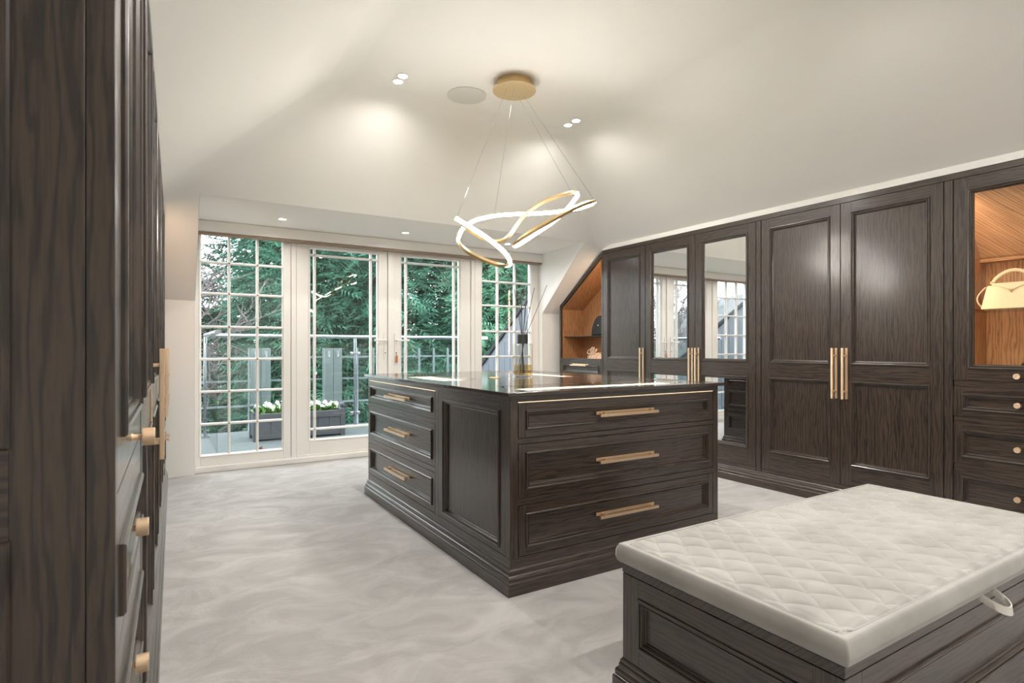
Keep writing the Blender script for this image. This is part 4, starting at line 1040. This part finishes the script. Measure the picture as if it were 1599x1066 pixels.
def frond(n_leaf=5):
    """a drooping flat spray: stem quads and narrow side leaflets, unit length along +x"""
    V, F = [], []
    for i in range(n_leaf):
        t = (i + 0.4) / n_leaf
        x = t; z = -0.35 * t * t
        L = 0.36 * (1 - 0.65 * t) ; wd = 0.075
        for s in (-1, 1):
            b = len(V)
            V += [(x - 0.05, 0, z), (x + 0.10, s * L * 0.45, z - 0.02 - 0.03), (x + 0.26, s * L, z - 0.16 * L - 0.05), (x + 0.02 + wd, 0.0, z)]
            F += [(b, b + 1, b + 3), (b + 1, b + 2, b + 3)]
    b = len(V); V += [(0.85, -0.03, -0.26), (1.12, 0, -0.44), (0.85, 0.03, -0.26)]; F.append((b, b + 1, b + 2))
    return np.array(V), np.array(F)
FV, FF = frond()
def conifer(name, x, y, z0, height, rad, n, seed, label, mat='cypress_green', size=(0.28, 0.55), lean=0.0, zmin=None):
    r = np.random.default_rng(seed)
    e = empty(name, (x, y, z0), 0, label, 'tree', 'conifers beyond the balcony')
    MB().tube([(0, 0, 0), (0.05, 0, height * 0.5), (0, 0.05, height * 0.96)], [0.16, 0.10, 0.03], 'bark', 8).build('trunk', e, smooth=True)
    zmin = height * 0.10 if zmin is None else zmin
    t = zmin / height + (1 - zmin / height) * r.random(n) ** 0.95
    prof = np.clip((1 - t) * 1.9, 0, 1) ** 0.7
    phi = r.uniform(0, 2 * np.pi, n)
    lump = 1 + 0.18 * np.sin(phi * 5 + t * 21) + 0.12 * np.sin(phi * 9 - t * 37 + 1)
    rr = rad * prof * lump * (0.45 + 0.55 * r.random(n) ** 0.45)
    pos = np.stack([rr * np.cos(phi), rr * np.sin(phi), t * height], -1)
    yaw = phi + r.normal(0, 0.55, n); pitch = r.normal(0.05, 0.35, n); roll = r.normal(0, 0.6, n); sc = r.uniform(*size, n)
    cy, sy, cp, sp_, cr_, sr = np.cos(yaw), np.sin(yaw), np.cos(pitch), np.sin(pitch), np.cos(roll), np.sin(roll)
    ex = np.stack([cy * cp, sy * cp, sp_], -1)
    ey0 = np.stack([-sy, cy, np.zeros(n)], -1); ez0 = np.cross(ex, ey0)
    ey = ey0 * cr_[:, None] + ez0 * sr[:, None]; ez = np.cross(ex, ey)
    P = (pos[:, None, :] + sc[:, None, None] * (FV[None, :, 0:1] * ex[:, None, :] + FV[None, :, 1:2] * ey[:, None, :] + FV[None, :, 2:3] * ez[:, None, :])).reshape(-1, 3)
    F = (FF[None] + (np.arange(n) * len(FV))[:, None, None]).reshape(-1, 3)
    me = bpy.data.meshes.new('foliage')
    me.vertices.add(len(P)); me.vertices.foreach_set('co', P.astype(np.float32).ravel())
    me.loops.add(F.size); me.loops.foreach_set('vertex_index', F.astype(np.int32).ravel())
    me.polygons.add(len(F)); me.polygons.foreach_set('loop_start', np.arange(0, F.size, 3, dtype=np.int32)); me.polygons.foreach_set('loop_total', np.full(len(F), 3, dtype=np.int32))
    me.update(calc_edges=True); me.materials.append(MATS[mat])
    o = bpy.data.objects.new('foliage', me); COL.objects.link(o); o.parent = e; o['kind'] = 'stuff'
    return e
conifer('cypress_tree', 7.1, 11.8, -3.2, 7.6, 2.3, 11000, 3, 'bright feathery cypress behind the right french door', 'cypress_light', (0.22, 0.42))
conifer('cypress_tree', 9.6, 12.8, -3.2, 9.6, 2.4, 8000, 4, 'cypress seen through the right small-paned window', 'cypress_green')
conifer('cypress_tree', 4.2, 13.8, -3.2, 11.5, 2.4, 9500, 5, 'tall dark cypress behind the left french door', 'cypress_green')
conifer('cypress_tree', 2.75, 13.4, -3.2, 10.2, 1.35, 6500, 6, 'slim dark cypress behind the left small-paned window', 'cypress_green')
conifer('cypress_tree', 6.4, 15.5, -3.2, 12.5, 2.9, 8500, 8, 'tall brownish cypress rising behind the bright one', 'cypress_brown')
conifer('cypress_tree', 12.0, 16.0, -3.2, 12.5, 3.0, 7000, 9, 'large cypress farthest right in the garden', 'cypress_green')
conifer('cypress_tree', 3.4, 16.8, -3.2, 12.0, 2.4, 7500, 10, 'cypress in the back row behind the left door', 'cypress_green')
conifer('cypress_tree', 0.9, 15.5, -3.2, 5.2, 1.7, 4500, 11, 'low rounded cypress behind the left balustrade post', 'cypress_green')
conifer('cypress_tree', 8.6, 18.5, -3.2, 13.0, 3.0, 7000, 14, 'cypress in the back row behind the right door', 'cypress_green', (0.4, 0.7))
conifer('cypress_tree', -3.6, 13.5, -3.2, 5.2, 1.7, 2500, 12, 'low cypress reflected in the far mirrored door', 'cypress_light')

def bare_tree(x, y, z0, h_, seed, label, n0=9):
    r = random.Random(seed)
    e = empty('bare_tree', (x, y, z0), 0, label, 'tree', 'bare winter trees')
    trunk = MB(); tw = MB()
    def branch(p, d, L, rad, lvl):
        P = [p]; q = p.copy(); dd = d.copy()
        for i in range(5):
            dd = (dd + Vector((r.gauss(0, .16), r.gauss(0, .16), r.gauss(0.03, .1)))).normalized(); q = q + dd * L / 5; P.append(q.copy())
        (trunk if lvl < 1 else tw).tube(P, [rad * (1 - 0.11 * i) for i in range(6)], 'bark' if lvl < 1 else 'bare_twig', 5 if lvl < 2 else 3, cap=False)
        if lvl >= 4: return
        for k in range((n0, 7, 6, 5)[lvl]):
            i = r.randint(1 if lvl else 2, 5)
            nd = (dd + Vector((r.gauss(0, .75), r.gauss(0, .75), r.gauss(0.1, .55)))).normalized()
            branch(P[i], nd, L * r.uniform(0.42, 0.66), max(0.012, rad * (1 - 0.11 * i) * 0.5), lvl + 1)
    branch(Vector((0, 0, 0)), Vector((0, 0, 1)), h_ * 0.55, 0.16, 0)
    trunk.build('trunk', e, smooth=True); o = tw.build('branches', e, smooth=True); o['kind'] = 'stuff'
    return e
bare_tree(-1.5, 13.2, -3.2, 11.0, 3, 'bare branching tree against the sky in the top left panes')
bare_tree(-4.6, 15.5, -3.2, 9.0, 5, 'bare tree reflected in the nearer mirrored door')
bare_tree(-8.0, 17.5, -3.2, 9.5, 6, 'bare tree reflected in the far mirrored door')
